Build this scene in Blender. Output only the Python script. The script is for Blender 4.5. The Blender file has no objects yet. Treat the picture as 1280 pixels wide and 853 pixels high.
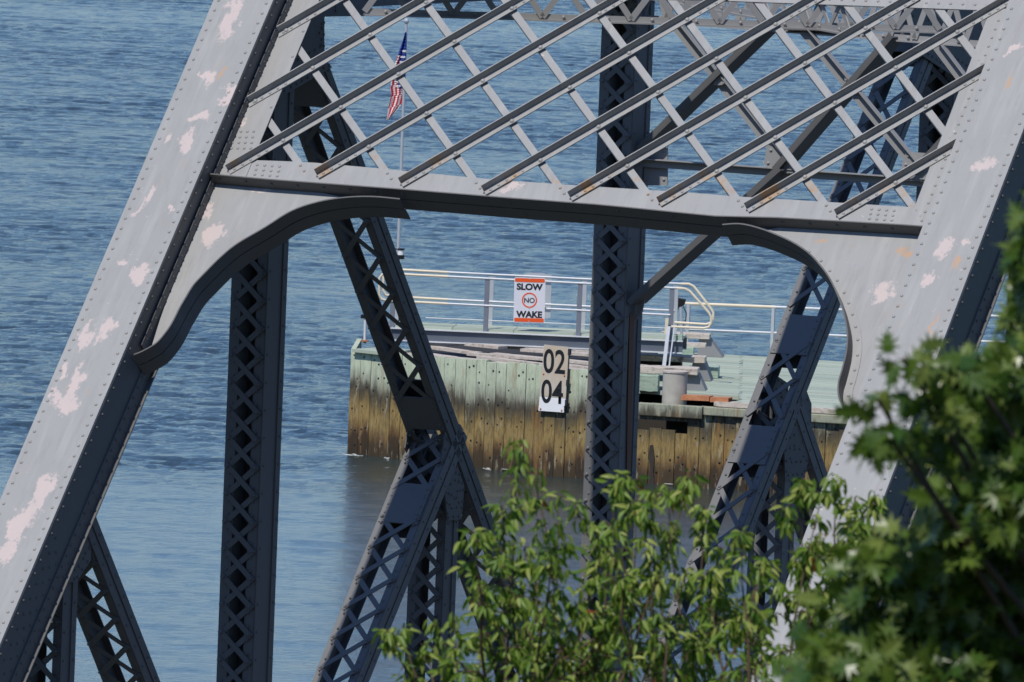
import bpy, math, random
import numpy as np
from mathutils import Vector, Matrix
from math import sin, cos, tan, pi, radians
random.seed(7)
SC = bpy.context.scene
COL = SC.collection

# ------------------------------------------------------------------ camera
FPX, PITCH, ROLL, PHI = 15026.0, 0.0732186, 0.0393987, 0.4619941
HC = 19.35
CAM = Vector((0, 0, HC))
cd = bpy.data.cameras.new('camera')
cam = bpy.data.objects.new('camera', cd)
COL.objects.link(cam)
cd.sensor_width = 36.0
cd.lens = FPX / 1280 * 36.0
cd.clip_start = 0.5
cd.clip_end = 9000
F_ = Vector((0, cos(PITCH), -sin(PITCH)))
R0 = Vector((1, 0, 0)); U0 = Vector((0, sin(PITCH), cos(PITCH)))
CR = R0 * cos(ROLL) + U0 * sin(ROLL)
CU = -R0 * sin(ROLL) + U0 * cos(ROLL)
m = Matrix((CR, CU, -F_)).transposed().to_4x4()
m.translation = CAM
cam.matrix_world = m
cd.dof.use_dof = True
cd.dof.focus_distance = 150.0
cd.dof.aperture_fstop = 24.0
SC.camera = cam

def ray(x, y):
    return (F_ + CR * ((x - 640) / FPX) + CU * ((426.5 - y) / FPX))
def at(x, y, z):
    d = ray(x, y); return CAM + d * ((z - HC) / d.z)
def hit(P, N, x, y):
    d = ray(x, y); return CAM + d * ((P - CAM).dot(N) / d.dot(N))
def dist(x, y, D):
    return CAM + ray(x, y) * D

# ------------------------------------------------------------------ bridge frame
u = Vector((cos(PHI), -sin(PHI), 0)); b = Vector((sin(PHI), cos(PHI), 0)); Z = Vector((0, 0, 1))
O = Vector((-5.781, 105.1275, HC - 13.9747))
PAN, HH, WW = 3.8158, 9.0256, 7.9260
AL = math.atan2(HH, 2 * PAN)
vs = b * cos(AL) + Z * sin(AL)
vn = -b * sin(AL) + Z * cos(AL)
def B(U, Bx, Zz): return O + u * U + b * Bx + Z * Zz
def P3(U, s, n): return O + u * U + vs * s + vn * n
def ppx(x, y, n=0.0):
    w = hit(O + vn * n, vn, x, y) - O
    return w.dot(u), w.dot(vs)

# ------------------------------------------------------------------ sun, sky
SUN_EL = radians(55)
offa = radians(3.2)
sh = (-b * cos(offa) - u * sin(offa)).normalized()
sdir = sh * cos(SUN_EL) + Z * sin(SUN_EL)
sl = bpy.data.lights.new('sun', 'SUN'); sun = bpy.data.objects.new('sun', sl); COL.objects.link(sun)
sl.energy = 5.0; sl.angle = radians(0.53); sl.color = (1.0, 0.95, 0.87)
sun.rotation_euler = sdir.to_track_quat('Z', 'Y').to_euler()
w = bpy.data.worlds.new('World'); SC.world = w; w.use_nodes = True
nt = w.node_tree
bg = nt.nodes['Background']
sky = nt.nodes.new('ShaderNodeTexSky'); sky.sky_type = 'NISHITA'; sky.sun_disc = False
sky.sun_elevation = SUN_EL; sky.sun_rotation = math.atan2(sdir.x, sdir.y)
sky.air_density = 1.0; sky.dust_density = 0.3; sky.ozone_density = 2.0; sky.altitude = 0
tint = nt.nodes.new('ShaderNodeMix'); tint.data_type = 'RGBA'; tint.blend_type = 'MULTIPLY'; tint.inputs[0].default_value = 1.0
nt.links.new(sky.outputs[0], tint.inputs[6]); tint.inputs[7].default_value = (0.73, 0.94, 1.27, 1)
nt.links.new(tint.outputs[2], bg.inputs[0]); bg.inputs[1].default_value = 0.13
SC.view_settings.view_transform = 'Standard'; SC.view_settings.look = 'None'
SC.view_settings.exposure = -0.36; SC.view_settings.gamma = 1.0
SC.view_settings.use_curve_mapping = False

# ------------------------------------------------------------------ node helpers
class NT:
    def __init__(s, name):
        s.m = bpy.data.materials.new(name); s.m.use_nodes = True
        s.t = s.m.node_tree; s.n = s.t.nodes; s.bsdf = s.n['Principled BSDF']
        s.bsdf.inputs['Specular IOR Level'].default_value = 0.4
        s.oc = s.n.new('ShaderNodeTexCoord').outputs['Object']
        s.uv = s.n.new('ShaderNodeTexCoord').outputs['UV']
    def L(s, a, c): s.t.links.new(a, c)
    def put(s, inp, v):
        if hasattr(v, 'node'): s.L(v, inp)
        elif isinstance(v, (tuple, list)) and len(v) == 3 and inp.type == 'RGBA': inp.default_value = (*v, 1)
        else: inp.default_value = v
    def math(s, op, a, c=0.0, d=None, clamp=False):
        k = s.n.new('ShaderNodeMath'); k.operation = op; k.use_clamp = clamp
        s.put(k.inputs[0], a); s.put(k.inputs[1], c)
        if d is not None: s.put(k.inputs[2], d)
        return k.outputs[0]
    def noise(s, sc, det=4, rough=.55, vec=None, stretch=None, dist=0.0, col=False):
        k = s.n.new('ShaderNodeTexNoise'); k.inputs['Scale'].default_value = sc
        k.inputs['Detail'].default_value = det; k.inputs['Roughness'].default_value = rough
        k.inputs['Distortion'].default_value = dist
        v = vec or s.oc
        if stretch:
            mp = s.n.new('ShaderNodeMapping'); s.L(v, mp.inputs[0]); mp.inputs['Scale'].default_value = stretch; v = mp.outputs[0]
        s.L(v, k.inputs['Vector'])
        return k.outputs[1 if col else 0]
    def ramp(s, fac, stops, interp='LINEAR'):
        k = s.n.new('ShaderNodeValToRGB'); s.put(k.inputs[0], fac); e = k.color_ramp.elements
        k.color_ramp.interpolation = interp
        while len(e) < len(stops): e.new(0.5)
        for i, (p, c) in enumerate(stops):
            e[i].position = p; e[i].color = (*c, 1) if isinstance(c, (tuple, list)) else (c, c, c, 1)
        return k.outputs[0]
    def mix(s, f, a, c, mode='MIX'):
        k = s.n.new('ShaderNodeMix'); k.data_type = 'RGBA'; k.blend_type = mode
        s.put(k.inputs[0], f); s.put(k.inputs[6], a); s.put(k.inputs[7], c)
        return k.outputs[2]
    def base(s, c): s.put(s.bsdf.inputs['Base Color'], c)
    def rough(s, v): s.put(s.bsdf.inputs['Roughness'], v)
    def bump(s, h, strength=.3, dist=.01):
        k = s.n.new('ShaderNodeBump'); k.inputs['Strength'].default_value = strength; k.inputs['Distance'].default_value = dist
        s.L(h, k.inputs['Height']); s.L(k.outputs[0], s.bsdf.inputs['Normal'])
    def sep(s, v):
        k = s.n.new('ShaderNodeSeparateXYZ'); s.L(v, k.inputs[0]); return k.outputs
M = {}

PAINT = (0.335, 0.333, 0.33)
def steel(name, tint=1.0, rustamt=0.0):
    t = NT(name)
    c = t.mix(t.noise(1.3, 5), tuple(x * tint * .9 for x in PAINT), tuple(x * tint * 1.1 for x in (0.345, 0.342, 0.335)))
    c = t.mix(t.math('MULTIPLY', t.noise(7, 5, .7), .35), c, tuple(x * tint for x in (0.25, 0.25, 0.255)))
    r = t.ramp(t.noise(3.2, 8, .72), [(.66 - rustamt, 0.0), (.74 - rustamt, 1.0)])
    c = t.mix(t.math('MULTIPLY', r, .8), c, (0.20, 0.085, 0.035))
    t.bsdf.inputs['Specular IOR Level'].default_value = .22
    t.base(c); t.rough(t.math('ADD', t.math('MULTIPLY', r, .25), .5)); t.bump(t.noise(30, 4), .12, .004)
    return t.m
M['steel'] = steel('grey_bridge_paint', 0.9, 0.0)
M['steel_shaded'] = steel('shade_darkened_bridge_paint', 0.36, 0.0)  # bridge paint darkened to put shade into truss members, webs and soffits
M['steel_half_shaded'] = steel('half_shade_bridge_paint', 0.47, 0.0)  # same bridge paint, darkened less, for members partly in sun
M['rust_stain'] = steel('rust_stained_paint', 0.5, 0.30)
M['steel_light'] = steel('pale_galvanised_beam', .95, -0.1)

# portal plates: blobs of bare primer and rust laid out in plate coordinates (metres)
def plate_mat(name, blobs, beamrust=False):
    t = NT(name)
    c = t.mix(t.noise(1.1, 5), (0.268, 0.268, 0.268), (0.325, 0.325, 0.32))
    st = t.noise(1.0, 6, .6, vec=t.uv, stretch=(9, .9, 1))
    c = t.mix(t.ramp(st, [(.5, 0.0), (.75, .5)]), c, (0.40, 0.40, 0.39))
    c = t.mix(t.ramp(t.noise(1.0, 7, .7, vec=t.uv, stretch=(14, 2.2, 1)), [(.52, 0.0), (.72, .55)]), c, (0.23, 0.225, 0.22))
    c = t.mix(t.ramp(t.noise(2.3, 8, .75, vec=t.uv, stretch=(1.6, 1, 1)), [(.60, 0.0), (.70, .5)]), c, (0.36, 0.27, 0.20))
    nz = t.noise(5, 7, .68, vec=t.uv, stretch=(1.0, .6, 1), col=True)
    sb = t.n.new('ShaderNodeVectorMath'); sb.operation = 'SUBTRACT'; t.L(nz, sb.inputs[0]); sb.inputs[1].default_value = (.5, .5, .5)
    scl = t.n.new('ShaderNodeVectorMath'); scl.operation = 'SCALE'; t.L(sb.outputs[0], scl.inputs[0]); scl.inputs['Scale'].default_value = 0.50
    ad = t.n.new('ShaderNodeVectorMath'); ad.operation = 'ADD'; t.L(t.uv, ad.inputs[0]); t.L(scl.outputs[0], ad.inputs[1])
    acc = {}
    for (px, py, hs, hu, kind) in blobs:
        U_, s_ = ppx(px, py, .305 if kind < 2 else 0.01)
        mp = t.n.new('ShaderNodeVectorMath'); mp.operation = 'SUBTRACT'; t.L(ad.outputs[0], mp.inputs[0]); mp.inputs[1].default_value = (U_, s_, 0)
        dv = t.n.new('ShaderNodeVectorMath'); dv.operation = 'DIVIDE'; t.L(mp.outputs[0], dv.inputs[0]); dv.inputs[1].default_value = (hu, hs, 1e3)
        ln = t.n.new('ShaderNodeVectorMath'); ln.operation = 'LENGTH'; t.L(dv.outputs[0], ln.inputs[0])
        k = kind % 2
        acc[k] = ln.outputs['Value'] if k not in acc else t.math('MINIMUM', acc[k], ln.outputs['Value'])
    if 0 in acc:
        fine = t.math('MULTIPLY', t.math('SUBTRACT', t.noise(26, 5, .7, vec=t.uv), .5), 1.1)
        f = t.ramp(t.math('ADD', acc[0], t.math('MULTIPLY', fine, 1.5)), [(.72, 1.0), (1.02, 0.0)])
        c = t.mix(t.math('MULTIPLY', f, .85), c, t.mix(t.noise(4, 3), (0.58, 0.47, 0.44), (0.48, 0.41, 0.39)))
    if 1 in acc:
        fine = t.math('MULTIPLY', t.math('SUBTRACT', t.noise(16, 5, .7, vec=t.uv), .5), 1.2)
        f = t.ramp(t.math('ADD', acc[1], fine), [(.2, .7), (1.1, 0.0)])
        c = t.mix(f, c, (0.50, 0.27, 0.12))
    # sparse flecks of primer
    f = t.ramp(t.noise(9, 6, .6, vec=t.uv), [(.69, 0.0), (.72, 1.0)])
    c = t.mix(t.math('MULTIPLY', f, .7), c, (0.62, 0.53, 0.5))
    if beamrust:
        sp = t.sep(t.uv)
        k = t.ramp(t.math('ABSOLUTE', t.math('SUBTRACT', t.math('SUBTRACT', sp[1], BEAM_S), .22)), [(.10, 1.0), (.30, 0.0)])
        n2 = t.ramp(t.noise(2.6, 6, .7, vec=t.uv), [(.52 if name.endswith('bars') else .64, 0.0), (.62 if name.endswith('bars') else .8, .8)])
        c = t.mix(t.math('MULTIPLY', t.math('MULTIPLY', k, n2), .85), c, t.mix(t.noise(20, 4, .7, vec=t.uv), (0.16, 0.07, 0.03), (0.62, 0.36, 0.12)))
    t.base(c); t.rough(.48); t.bump(t.noise(2.2, 4), .25, .02)
    return t.m
BEAM_S = ppx(640, 248)[1]
M['plate_left'] = plate_mat('grey_plate_paint_flaking', [
    (290, 20, .30, .085, 0), (262, 98, .09, .05, 0), (283, 118, .08, .06, 0), (213, 175, .07, .045, 0), (234, 176, .12, .07, 0),
    (188, 243, .17, .05, 0), (248, 146, .06, .1, 0), (211, 258, .06, .05, 0), (160, 325, .05, .07, 0), (175, 342, .10, .05, 0),
    (107, 425, .22, .07, 0), (134, 412, .17, .085, 0), (84, 500, .13, .17, 0), (97, 478, .22, .055, 0), (77, 470, .1, .05, 0),
    (50, 622, .28, .09, 0), (28, 655, .28, .12, 0), (8, 690, .16, .1, 0), (278, 88, .12, .05, 1), (172, 262, .12, .03, 0)])
M['plate_right'] = plate_mat('grey_plate_paint_stained', [
    (1262, 100, .10, .07, 1), (1230, 205, .09, .09, 0), (1180, 305, .10, .09, 0), (1160, 352, .15, .04, 0), (1195, 330, .10, .05, 1),
    (1168, 405, .16, .03, 1), (1208, 305, .05, .06, 0), (1265, 60, .1, .05, 0)])
M['plate_portal'] = plate_mat('grey_portal_plate_paint', [
    (268, 292, .12, .1, 2), (252, 262, .08, .12, 2), (330, 235, .05, .12, 2), (1105, 362, .11, .12, 2), (1130, 320, .05, .11, 3),
    (1025, 298, .03, .12, 3), (640, 236, .06, .1, 2), (300, 150, .07, .04, 2)], True)
M['plate_bars'] = plate_mat('grey_lattice_bars', [], True)

def simple(name, col, rough=.6, var=.12, nscale=6, metal=0.0, bumps=.15):
    t = NT(name)
    a = tuple(x * (1 - var) for x in col); c = tuple(min(1, x * (1 + var)) for x in col)
    t.base(t.mix(t.noise(nscale, 5), a, c)); t.rough(rough); t.bsdf.inputs['Metallic'].default_value = metal
    if bumps: t.bump(t.noise(nscale * 6, 4), bumps, .01)
    return t.m
M['galv'] = simple('galvanised_steel', (0.50, 0.52, 0.55), .38, .1, 5, .25)
M['post_shaded'] = simple('shade_darkened_post_steel', (0.17, 0.19, 0.23), .5)  # galvanised grey darkened for the shade on the front railing posts
M['cream'] = simple('cream_painted_pipe', (0.70, 0.61, 0.46), .45, .15, 4)
M['dark'] = simple('dark_metal', (0.03, 0.032, 0.036), .5)
M['black'] = simple('black_plastic', (0.012, 0.012, 0.013), .4)
M['white'] = simple('white_sheet', (0.78, 0.79, 0.80), .35, .03)
M['signwhite'] = simple('sign_white', (0.66, 0.67, 0.72), .4, .03)
M['orange'] = simple('sign_orange', (0.75, 0.10, 0.02), .45, .06)
M['letter'] = simple('sign_black', (0.012, 0.012, 0.014), .5, .02)
M['concrete'] = simple('weathered_concrete', (0.42, 0.40, 0.35), .85, .3, 5)
M['concrete_dk'] = simple('concrete_pedestal', (0.22, 0.225, 0.23), .85, .2, 3)
M['beamgrey'] = simple('painted_walkway_beam', (0.11, 0.13, 0.16), .5, .2, 2)
M['greytop'] = simple('weathered_white_flange', (0.62, 0.64, 0.66), .5, .12, 4)
M['mud'] = simple('earth_bank', (0.055, 0.065, 0.028), .95, .4, .7)
M['bark'] = simple('bark', (0.075, 0.055, 0.04), .9, .35, 12)
M['twig'] = simple('reddish_twig', (0.085, 0.055, 0.035), .8, .3, 12)
M['dkwood'] = simple('dark_timber', (0.035, 0.03, 0.024), .8, .3, 4)  # near-black brown for pier core, slot strip and gap filler

def wood(name, c1, c2, c3, sx=(1.5, 18, 18)):
    t = NT(name)
    g = t.noise(1.0, 6, .65, stretch=sx)
    c = t.mix(t.ramp(g, [(.35, 0.0), (.65, 1.0)]), c1, c2)
    c = t.mix(t.ramp(t.noise(5, 6, .7), [(.55, 0.0), (.68, .9)]), c, c3)
    t.base(c); t.rough(.85); t.bump(g, .4, .02); return t.m
M['timber'] = wood('bleached_timber', (0.42, 0.36, 0.30), (0.60, 0.54, 0.48), (0.14, 0.11, 0.09))
M['timber_rust'] = wood('rusty_channel', (0.40, 0.15, 0.07), (0.52, 0.24, 0.12), (0.10, 0.04, 0.03))
M['timber_green'] = wood('green_treated_timber', (0.27, 0.38, 0.29), (0.42, 0.50, 0.40), (0.10, 0.08, 0.06))

def wall_mat(name, zt, green=1.0):
    t = NT(name)
    at_ = t.n.new('ShaderNodeAttribute'); at_.attribute_name = 'shade'; at_.attribute_type = 'GEOMETRY'
    rnd = at_.outputs['Fac']
    geo = t.n.new('ShaderNodeNewGeometry')
    z = t.sep(geo.outputs['Position'])[2]
    # vertical runs and streaks
    st = t.noise(1.0, 7, .68, vec=geo.outputs['Position'], stretch=(7, 7, .9))
    fine = t.noise(1.0, 6, .7, vec=geo.outputs['Position'], stretch=(22, 22, 5))
    zz = t.math('ADD', z, t.math('MULTIPLY', t.math('SUBTRACT', st, .5), .6))
    zz = t.math('ADD', zz, t.math('MULTIPLY', t.math('SUBTRACT', rnd, .5), .22))
    f = t.math('DIVIDE', zz, 2.4, clamp=True)
    top = (0.50 * green + .36 * (1 - green), 0.57 * green + .35 * (1 - green), 0.42 * green + .24 * (1 - green))
    c = t.ramp(f, [(0.0, (0.030, 0.020, 0.010)), (.12, (0.05, 0.028, 0.012)), (.17, (0.15, 0.085, 0.03)), (.26, (0.31, 0.215, 0.075)), (.36, (0.29, 0.20, 0.07)),
                   (.44, (0.13, 0.10, 0.045)), (.505, (0.06, 0.052, 0.04)), (.55, (0.11, 0.11, 0.08)), (.60, (0.32, 0.34, 0.26)), (.70, top), (1.0, tuple(x * 1.2 for x in top))])
    c = t.mix(t.math('MULTIPLY', t.ramp(fine, [(.46, 0.0), (.66, .72)]), t.ramp(f, [(.54, 1.0), (.66, .38)])), c, (0.045, 0.032, 0.02))
    # pale scrapes and rust weeps
    c = t.mix(t.ramp(t.noise(1.0, 7, .7, vec=geo.outputs['Position'], stretch=(9, 9, 2)), [(.56, 0.0), (.66, .6)]), c, (0.42, 0.38, 0.27))
    c = t.mix(t.ramp(t.noise(1.0, 5, .6, vec=geo.outputs['Position'], stretch=(3.5, 3.5, .5), dist=.5), [(.60, 0.0), (.70, .65)]), c, (0.26, 0.13, 0.035))
    c = t.mix(t.math('MULTIPLY', rnd, .18), c, (0.12, 0.10, 0.05))
    t.base(c); t.rough(.8); t.bump(fine, .5, .02); return t.m
M['wall'] = wall_mat('tide_stained_green_boards', 2.1, 1.0)
M['wall_right'] = wall_mat('tide_stained_brown_boards', 1.6, 0.25)

# deck planks
t = NT('green_deck_planks')
at_ = t.n.new('ShaderNodeAttribute'); at_.attribute_name = 'shade'
c = t.mix(at_.outputs['Fac'], (0.30, 0.36, 0.29), (0.42, 0.47, 0.38))
c = t.mix(t.ramp(t.noise(1.2, 6, .65, stretch=(.5, 6, 1)), [(.5, 0.0), (.72, .6)]), c, (0.42, 0.42, 0.32))
c = t.mix(t.ramp(t.noise(2.5, 7, .7, stretch=(.7, 3, 1)), [(.64, 0.0), (.72, .85)]), c, (0.10, 0.08, 0.06))
t.base(c); t.rough(.85); M['deck'] = t.m

# water
t = NT('river_water')
t.bsdf.inputs['IOR'].default_value = 1.33; t.bsdf.inputs['Specular IOR Level'].default_value = .5
geo = t.n.new('ShaderNodeNewGeometry')
n1 = t.noise(.012, 4, .5, vec=geo.outputs['Position'])
t.base(t.mix(n1, (0.022, 0.036, 0.036), (0.026, 0.042, 0.044)))
t.rough(.035)
r1 = t.noise(5.0, 6, .7, vec=geo.outputs['Position'])
ca = t.n.new('ShaderNodeAttribute'); ca.attribute_name = 'calm'
bp = t.n.new('ShaderNodeBump'); bp.inputs['Distance'].default_value = .1
t.L(r1, bp.inputs['Height'])
t.L(t.math('ADD', t.math('MULTIPLY', t.math('SUBTRACT', 1.0, ca.outputs['Fac'])  , .6), .22), bp.inputs['Strength'])
t.L(bp.outputs[0], t.bsdf.inputs['Normal'])
M['water'] = t.m
M['foam'] = simple('foam', (0.75, 0.76, 0.74), .8, .1)

def leaf_mat(name, c1, c2, c3, trans=.35, rough=.42):
    t = NT(name)
    at_ = t.n.new('ShaderNodeAttribute'); at_.attribute_name = 'shade'
    c = t.ramp(at_.outputs['Fac'], [(0.0, c1), (.5, c2), (.90, c3), (.955, c3), (.97, (0.30, 0.07, 0.03))])
    t.base(c); t.rough(rough)
    tr = t.n.new('ShaderNodeBsdfTranslucent'); t.L(t.mix(.6, c, (0.16, 0.26, 0.02), 'MIX'), tr.inputs[0])
    mx = t.n.new('ShaderNodeMixShader'); mx.inputs[0].default_value = trans
    t.L(t.bsdf.outputs[0], mx.inputs[1]); t.L(tr.outputs[0], mx.inputs[2])
    t.L(mx.outputs[0], t.n['Material Output'].inputs[0]); return t.m
M['cherry'] = leaf_mat('cherry_leaf', (0.05, 0.13, 0.016), (0.18, 0.29, 0.035), (0.42, 0.46, 0.12), .45)
M['maple'] = leaf_mat('maple_leaf', (0.035, 0.085, 0.012), (0.09, 0.15, 0.020), (0.20, 0.25, 0.06), .30, .30)

# ------------------------------------------------------------------ mesh builder
class MB:
    def __init__(s): s.v = []; s.f = []; s.a = []; s.smooth = []
    def face(s, pts, a=0.5, sm=False):
        i = len(s.v); s.v.extend([tuple(p) for p in pts]); s.f.append(tuple(range(i, i + len(pts)))); s.a.append(a); s.smooth.append(sm)
    def solid(s, V, F, a=0.5, sm=False):
        i = len(s.v); s.v.extend([tuple(p) for p in V])
        for f in F: s.f.append(tuple(i + k for k in f)); s.a.append(a); s.smooth.append(sm)
    def hexa(s, c, a=0.5):      # 8 corners: bottom loop, top loop
        s.solid(c, [(3, 2, 1, 0), (4, 5, 6, 7), (0, 1, 5, 4), (1, 2, 6, 5), (2, 3, 7, 6), (3, 0, 4, 7)], a)
    def bar(s, p0, p1, wv, dv, a=0.5):   # box from p0 to p1, half vectors wv, dv
        p0 = Vector(p0); p1 = Vector(p1)
        s.hexa([p0 - wv - dv, p0 + wv - dv, p0 + wv + dv, p0 - wv + dv, p1 - wv - dv, p1 + wv - dv, p1 + wv + dv, p1 - wv + dv], a)
    def prism(s, loop, ext, a=0.5):
        n = len(loop); ext = Vector(ext)
        V = [Vector(p) for p in loop] + [Vector(p) + ext for p in loop]
        s.solid(V, [tuple(range(n - 1, -1, -1)), tuple(range(n, 2 * n))] + [(i, (i + 1) % n, n + (i + 1) % n, n + i) for i in range(n)], a)
    def tube(s, pts, r, seg=8, a=0.5, r1=None):
        pts = [Vector(p) for p in pts]; n = len(pts); V = []; F = []
        up = Vector((0.13, 0.21, 1)).normalized(); pd = None
        for i, p in enumerate(pts):
            d = (pts[min(i + 1, n - 1)] - pts[max(i - 1, 0)]).normalized()
            x = d.cross(up if pd is None else pd).normalized() if pd is None else (pd - d * pd.dot(d)).normalized()
            pd = x; y = d.cross(x)
            rr = r if r1 is None else r + (r1 - r) * i / (n - 1)
            for k in range(seg):
                t_ = 2 * pi * k / seg; V.append(p + x * (rr * cos(t_)) + y * (rr * sin(t_)))
        for i in range(n - 1):
            for k in range(seg):
                F.append((i * seg + k, i * seg + (k + 1) % seg, (i + 1) * seg + (k + 1) % seg, (i + 1) * seg + k))
        i0 = len(s.v); s.solid(V, F, a, True)
        s.solid([V[k] for k in range(seg)], [tuple(range(seg))], a); s.solid([V[(n - 1) * seg + k] for k in range(seg)], [tuple(range(seg))], a)
    def rivet(s, p, nrm, r=.017, seg=6):
        p = Vector(p); nrm = Vector(nrm).normalized()
        x = nrm.orthogonal().normalized(); y = nrm.cross(x); V = []
        for rr, h in ((1, 0), (.82, .45), (.42, .72)):
            for k in range(seg):
                t_ = 2 * pi * k / seg; V.append(p + (x * cos(t_) + y * sin(t_)) * (r * rr) + nrm * (r * h))
        F = []
        for j in range(2):
            for k in range(seg): F.append((j * seg + k, j * seg + (k + 1) % seg, (j + 1) * seg + (k + 1) % seg, (j + 1) * seg + k))
        F.append(tuple(range(2 * seg, 3 * seg)))
        s.solid(V, F, .5, True)
    def build(s, name, mat, parent=None, uvplane=False, bevel=0.0, mats=None, midx=None):
        off = parent_world(parent) if parent else Vector((0, 0, 0))
        me = bpy.data.meshes.new(name)
        V = [(x - off.x, y - off.y, z - off.z) for x, y, z in s.v]
        me.from_pydata(V, [], s.f); me.update()
        at_ = me.attributes.new('shade', 'FLOAT', 'FACE'); at_.data.foreach_set('value', s.a)
        me.polygons.foreach_set('use_smooth', s.smooth)
        if uvplane:
            uv = me.uv_layers.new(name='UVMap'); vv = np.array(s.v) - np.array(O)
            U_ = vv @ np.array(u); S_ = vv @ np.array(vs)
            li = np.zeros(len(me.loops), dtype=int); me.loops.foreach_get('vertex_index', li)
            uv.data.foreach_set('uv', np.stack([U_[li], S_[li]], 1).ravel())
        for mm in (mats or [mat]): me.materials.append(M[mm] if isinstance(mm, str) else mm)
        if midx: me.polygons.foreach_set('material_index', midx)
        o = bpy.data.objects.new(name, me); COL.objects.link(o)
        if parent: o.parent = parent
        if bevel:
            bv = o.modifiers.new('bevel', 'BEVEL'); bv.width = bevel; bv.segments = 2; bv.limit_method = 'ANGLE'
        return o
def parent_world(o):
    p = Vector((0, 0, 0))
    while o: p += o.location; o = o.parent
    return p
def tag(o, label=None, cat=None, group=None, kind=None):
    if label: o['label'] = label
    if cat: o['category'] = cat
    if group: o['group'] = group
    if kind: o['kind'] = kind
    return o
def thing(name, loc, label, cat, group=None):
    o = bpy.data.objects.new(name, None); COL.objects.link(o); o.location = loc; o.empty_display_size = .2
    return tag(o, label, cat, group)

# ------------------------------------------------------------------ setting: water, bank and added hill
def water():
    rng = np.random.default_rng(5)
    x0, x1, y0, y1, st = -30.5, 32.5, 186.0, 438.0, .14
    nx, ny = int((x1 - x0) / st) + 1, int((y1 - y0) / st) + 1
    xs = np.linspace(x0, x1, nx); ys = np.linspace(y0, y1, ny)
    N = 2048; Lp = N * st
    kx = np.fft.fftfreq(N, st) * 2 * pi
    KX, KY = np.meshgrid(kx, kx); K = np.hypot(KX, KY) + 1e-9
    def field(lo, hi, power, ang, spread, seed):
        r = np.random.default_rng(seed)
        A = np.where((K > 2 * pi / hi) & (K < 2 * pi / lo), K ** (-power), 0)
        dirw = np.abs((KX * cos(ang) + KY * sin(ang)) / K) ** spread
        h = np.fft.ifft2(A * dirw * (r.normal(size=K.shape) + 1j * r.normal(size=K.shape))).real
        return h / h.std()
    A1 = field(.45, 2.2, 2.0, radians(75), 1.2, 1)[:ny, :nx]
    A2 = field(.29, .9, 1.6, radians(60), .6, 2)[:ny, :nx]
    A3 = field(3.0, 16., 1.6, radians(80), 2.0, 3)[:ny, :nx]
    A4 = field(12., 60., 1.6, radians(80), .4, 4)[:ny, :nx]
    A5 = field(3.0, 40., 1.4, radians(85), 1.0, 6)[:ny, :nx]
    Xg, Yg = np.meshgrid(xs, ys)
    # sheltered calm water this side of the pier, rough beyond a ragged line
    edge = 230.0 + 3.0 * A5 + .10 * (Xg + 12)
    rough = 1 / (1 + np.exp(-(Yg - edge) / 2.6))
    patch = np.clip(.85 + .22 * A4, .35, 1.4)
    turb = np.exp(-((Yg - edge - 4.5) / 4.2) ** 2)
    Zg = rough * patch * (.0115 * A1 + .0065 * A2) + .013 * A3 * rough + turb * (.012 * A3 + .007 * A2) \
        + (1 - rough) * (.0050 * A3 + .0036 * A1 + .0012 * A2)
    ed = np.minimum(np.minimum(Xg - x0, x1 - Xg), np.minimum(Yg - y0, y1 - Yg)); Zg *= np.clip(ed / 4, 0, 1)
    V = np.stack([Xg, Yg, Zg], -1).reshape(-1, 3)
    idx = np.arange(nx * ny).reshape(ny, nx)
    Fq = np.stack([idx[:-1, :-1], idx[:-1, 1:], idx[1:, 1:], idx[1:, :-1]], -1).reshape(-1, 4)
    BIG = 6000.0
    ext = np.array([[-BIG, -60, 0], [BIG, -60, 0], [BIG, BIG, 0], [-BIG, BIG, 0]], float)
    n0 = len(V); V = np.vstack([V, ext]); c00, c10, c01, c11 = idx[0, 0], idx[0, -1], idx[-1, 0], idx[-1, -1]
    Fq = np.vstack([Fq, [[n0, n0 + 1, c10, c00], [n0 + 1, n0 + 2, c11, c10], [n0 + 2, n0 + 3, c01, c11], [n0 + 3, n0, c00, c01]]])
    me = bpy.data.meshes.new('water')
    me.vertices.add(len(V)); me.vertices.foreach_set('co', V.ravel())
    me.loops.add(Fq.size); me.loops.foreach_set('vertex_index', Fq.ravel().astype(np.int32))
    me.polygons.add(len(Fq)); me.polygons.foreach_set('loop_start', np.arange(0, Fq.size, 4, dtype=np.int32))
    me.polygons.foreach_set('use_smooth', np.ones(len(Fq), bool))
    me.update(calc_edges=True)
    ca = me.attributes.new('calm', 'FLOAT', 'POINT')
    ca.data.foreach_set('value', np.concatenate([(1 - rough * np.clip(patch, 0, 1)).ravel(), [.1] * 4]).astype(np.float32))
    me.materials.append(M['water'])
    o = bpy.data.objects.new('water', me); COL.objects.link(o); tag(o, kind='structure')
water()

mb = MB()
prof = [(-420, 150), (-200, 105), (-90, 62), (-35, 28), (-12, 18.3), (0, 17.2), (14, 15.2), (28, 11.5), (45, 9.2), (70, 6.2), (92, 4.4), (101, 3.2), (108, -1.5), (112, -4)]  # high rise behind the camera is an added unseen hill, cutting sky light
xsb = [-600, -200, -60, -25, -8, 6, 18, 50, 200, 600]
G_ = [[Vector((x, y + 2 * sin(x * .2), z + .5 * sin(x * .31 + y * .2))) for x in xsb] for (y, z) in prof]
for i in range(len(prof) - 1):
    for j in range(len(xsb) - 1):
        mb.face([G_[i][j], G_[i][j + 1], G_[i + 1][j + 1], G_[i + 1][j]], .5, True)
tag(mb.build('bank_and_added_hill', 'mud'), kind='structure')

# ------------------------------------------------------------------ the truss bridge
bridge = thing('truss_bridge', O - Z * 0.4, 'grey riveted steel truss bridge with an inclined latticed portal frame standing over the river', 'bridge')

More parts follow.
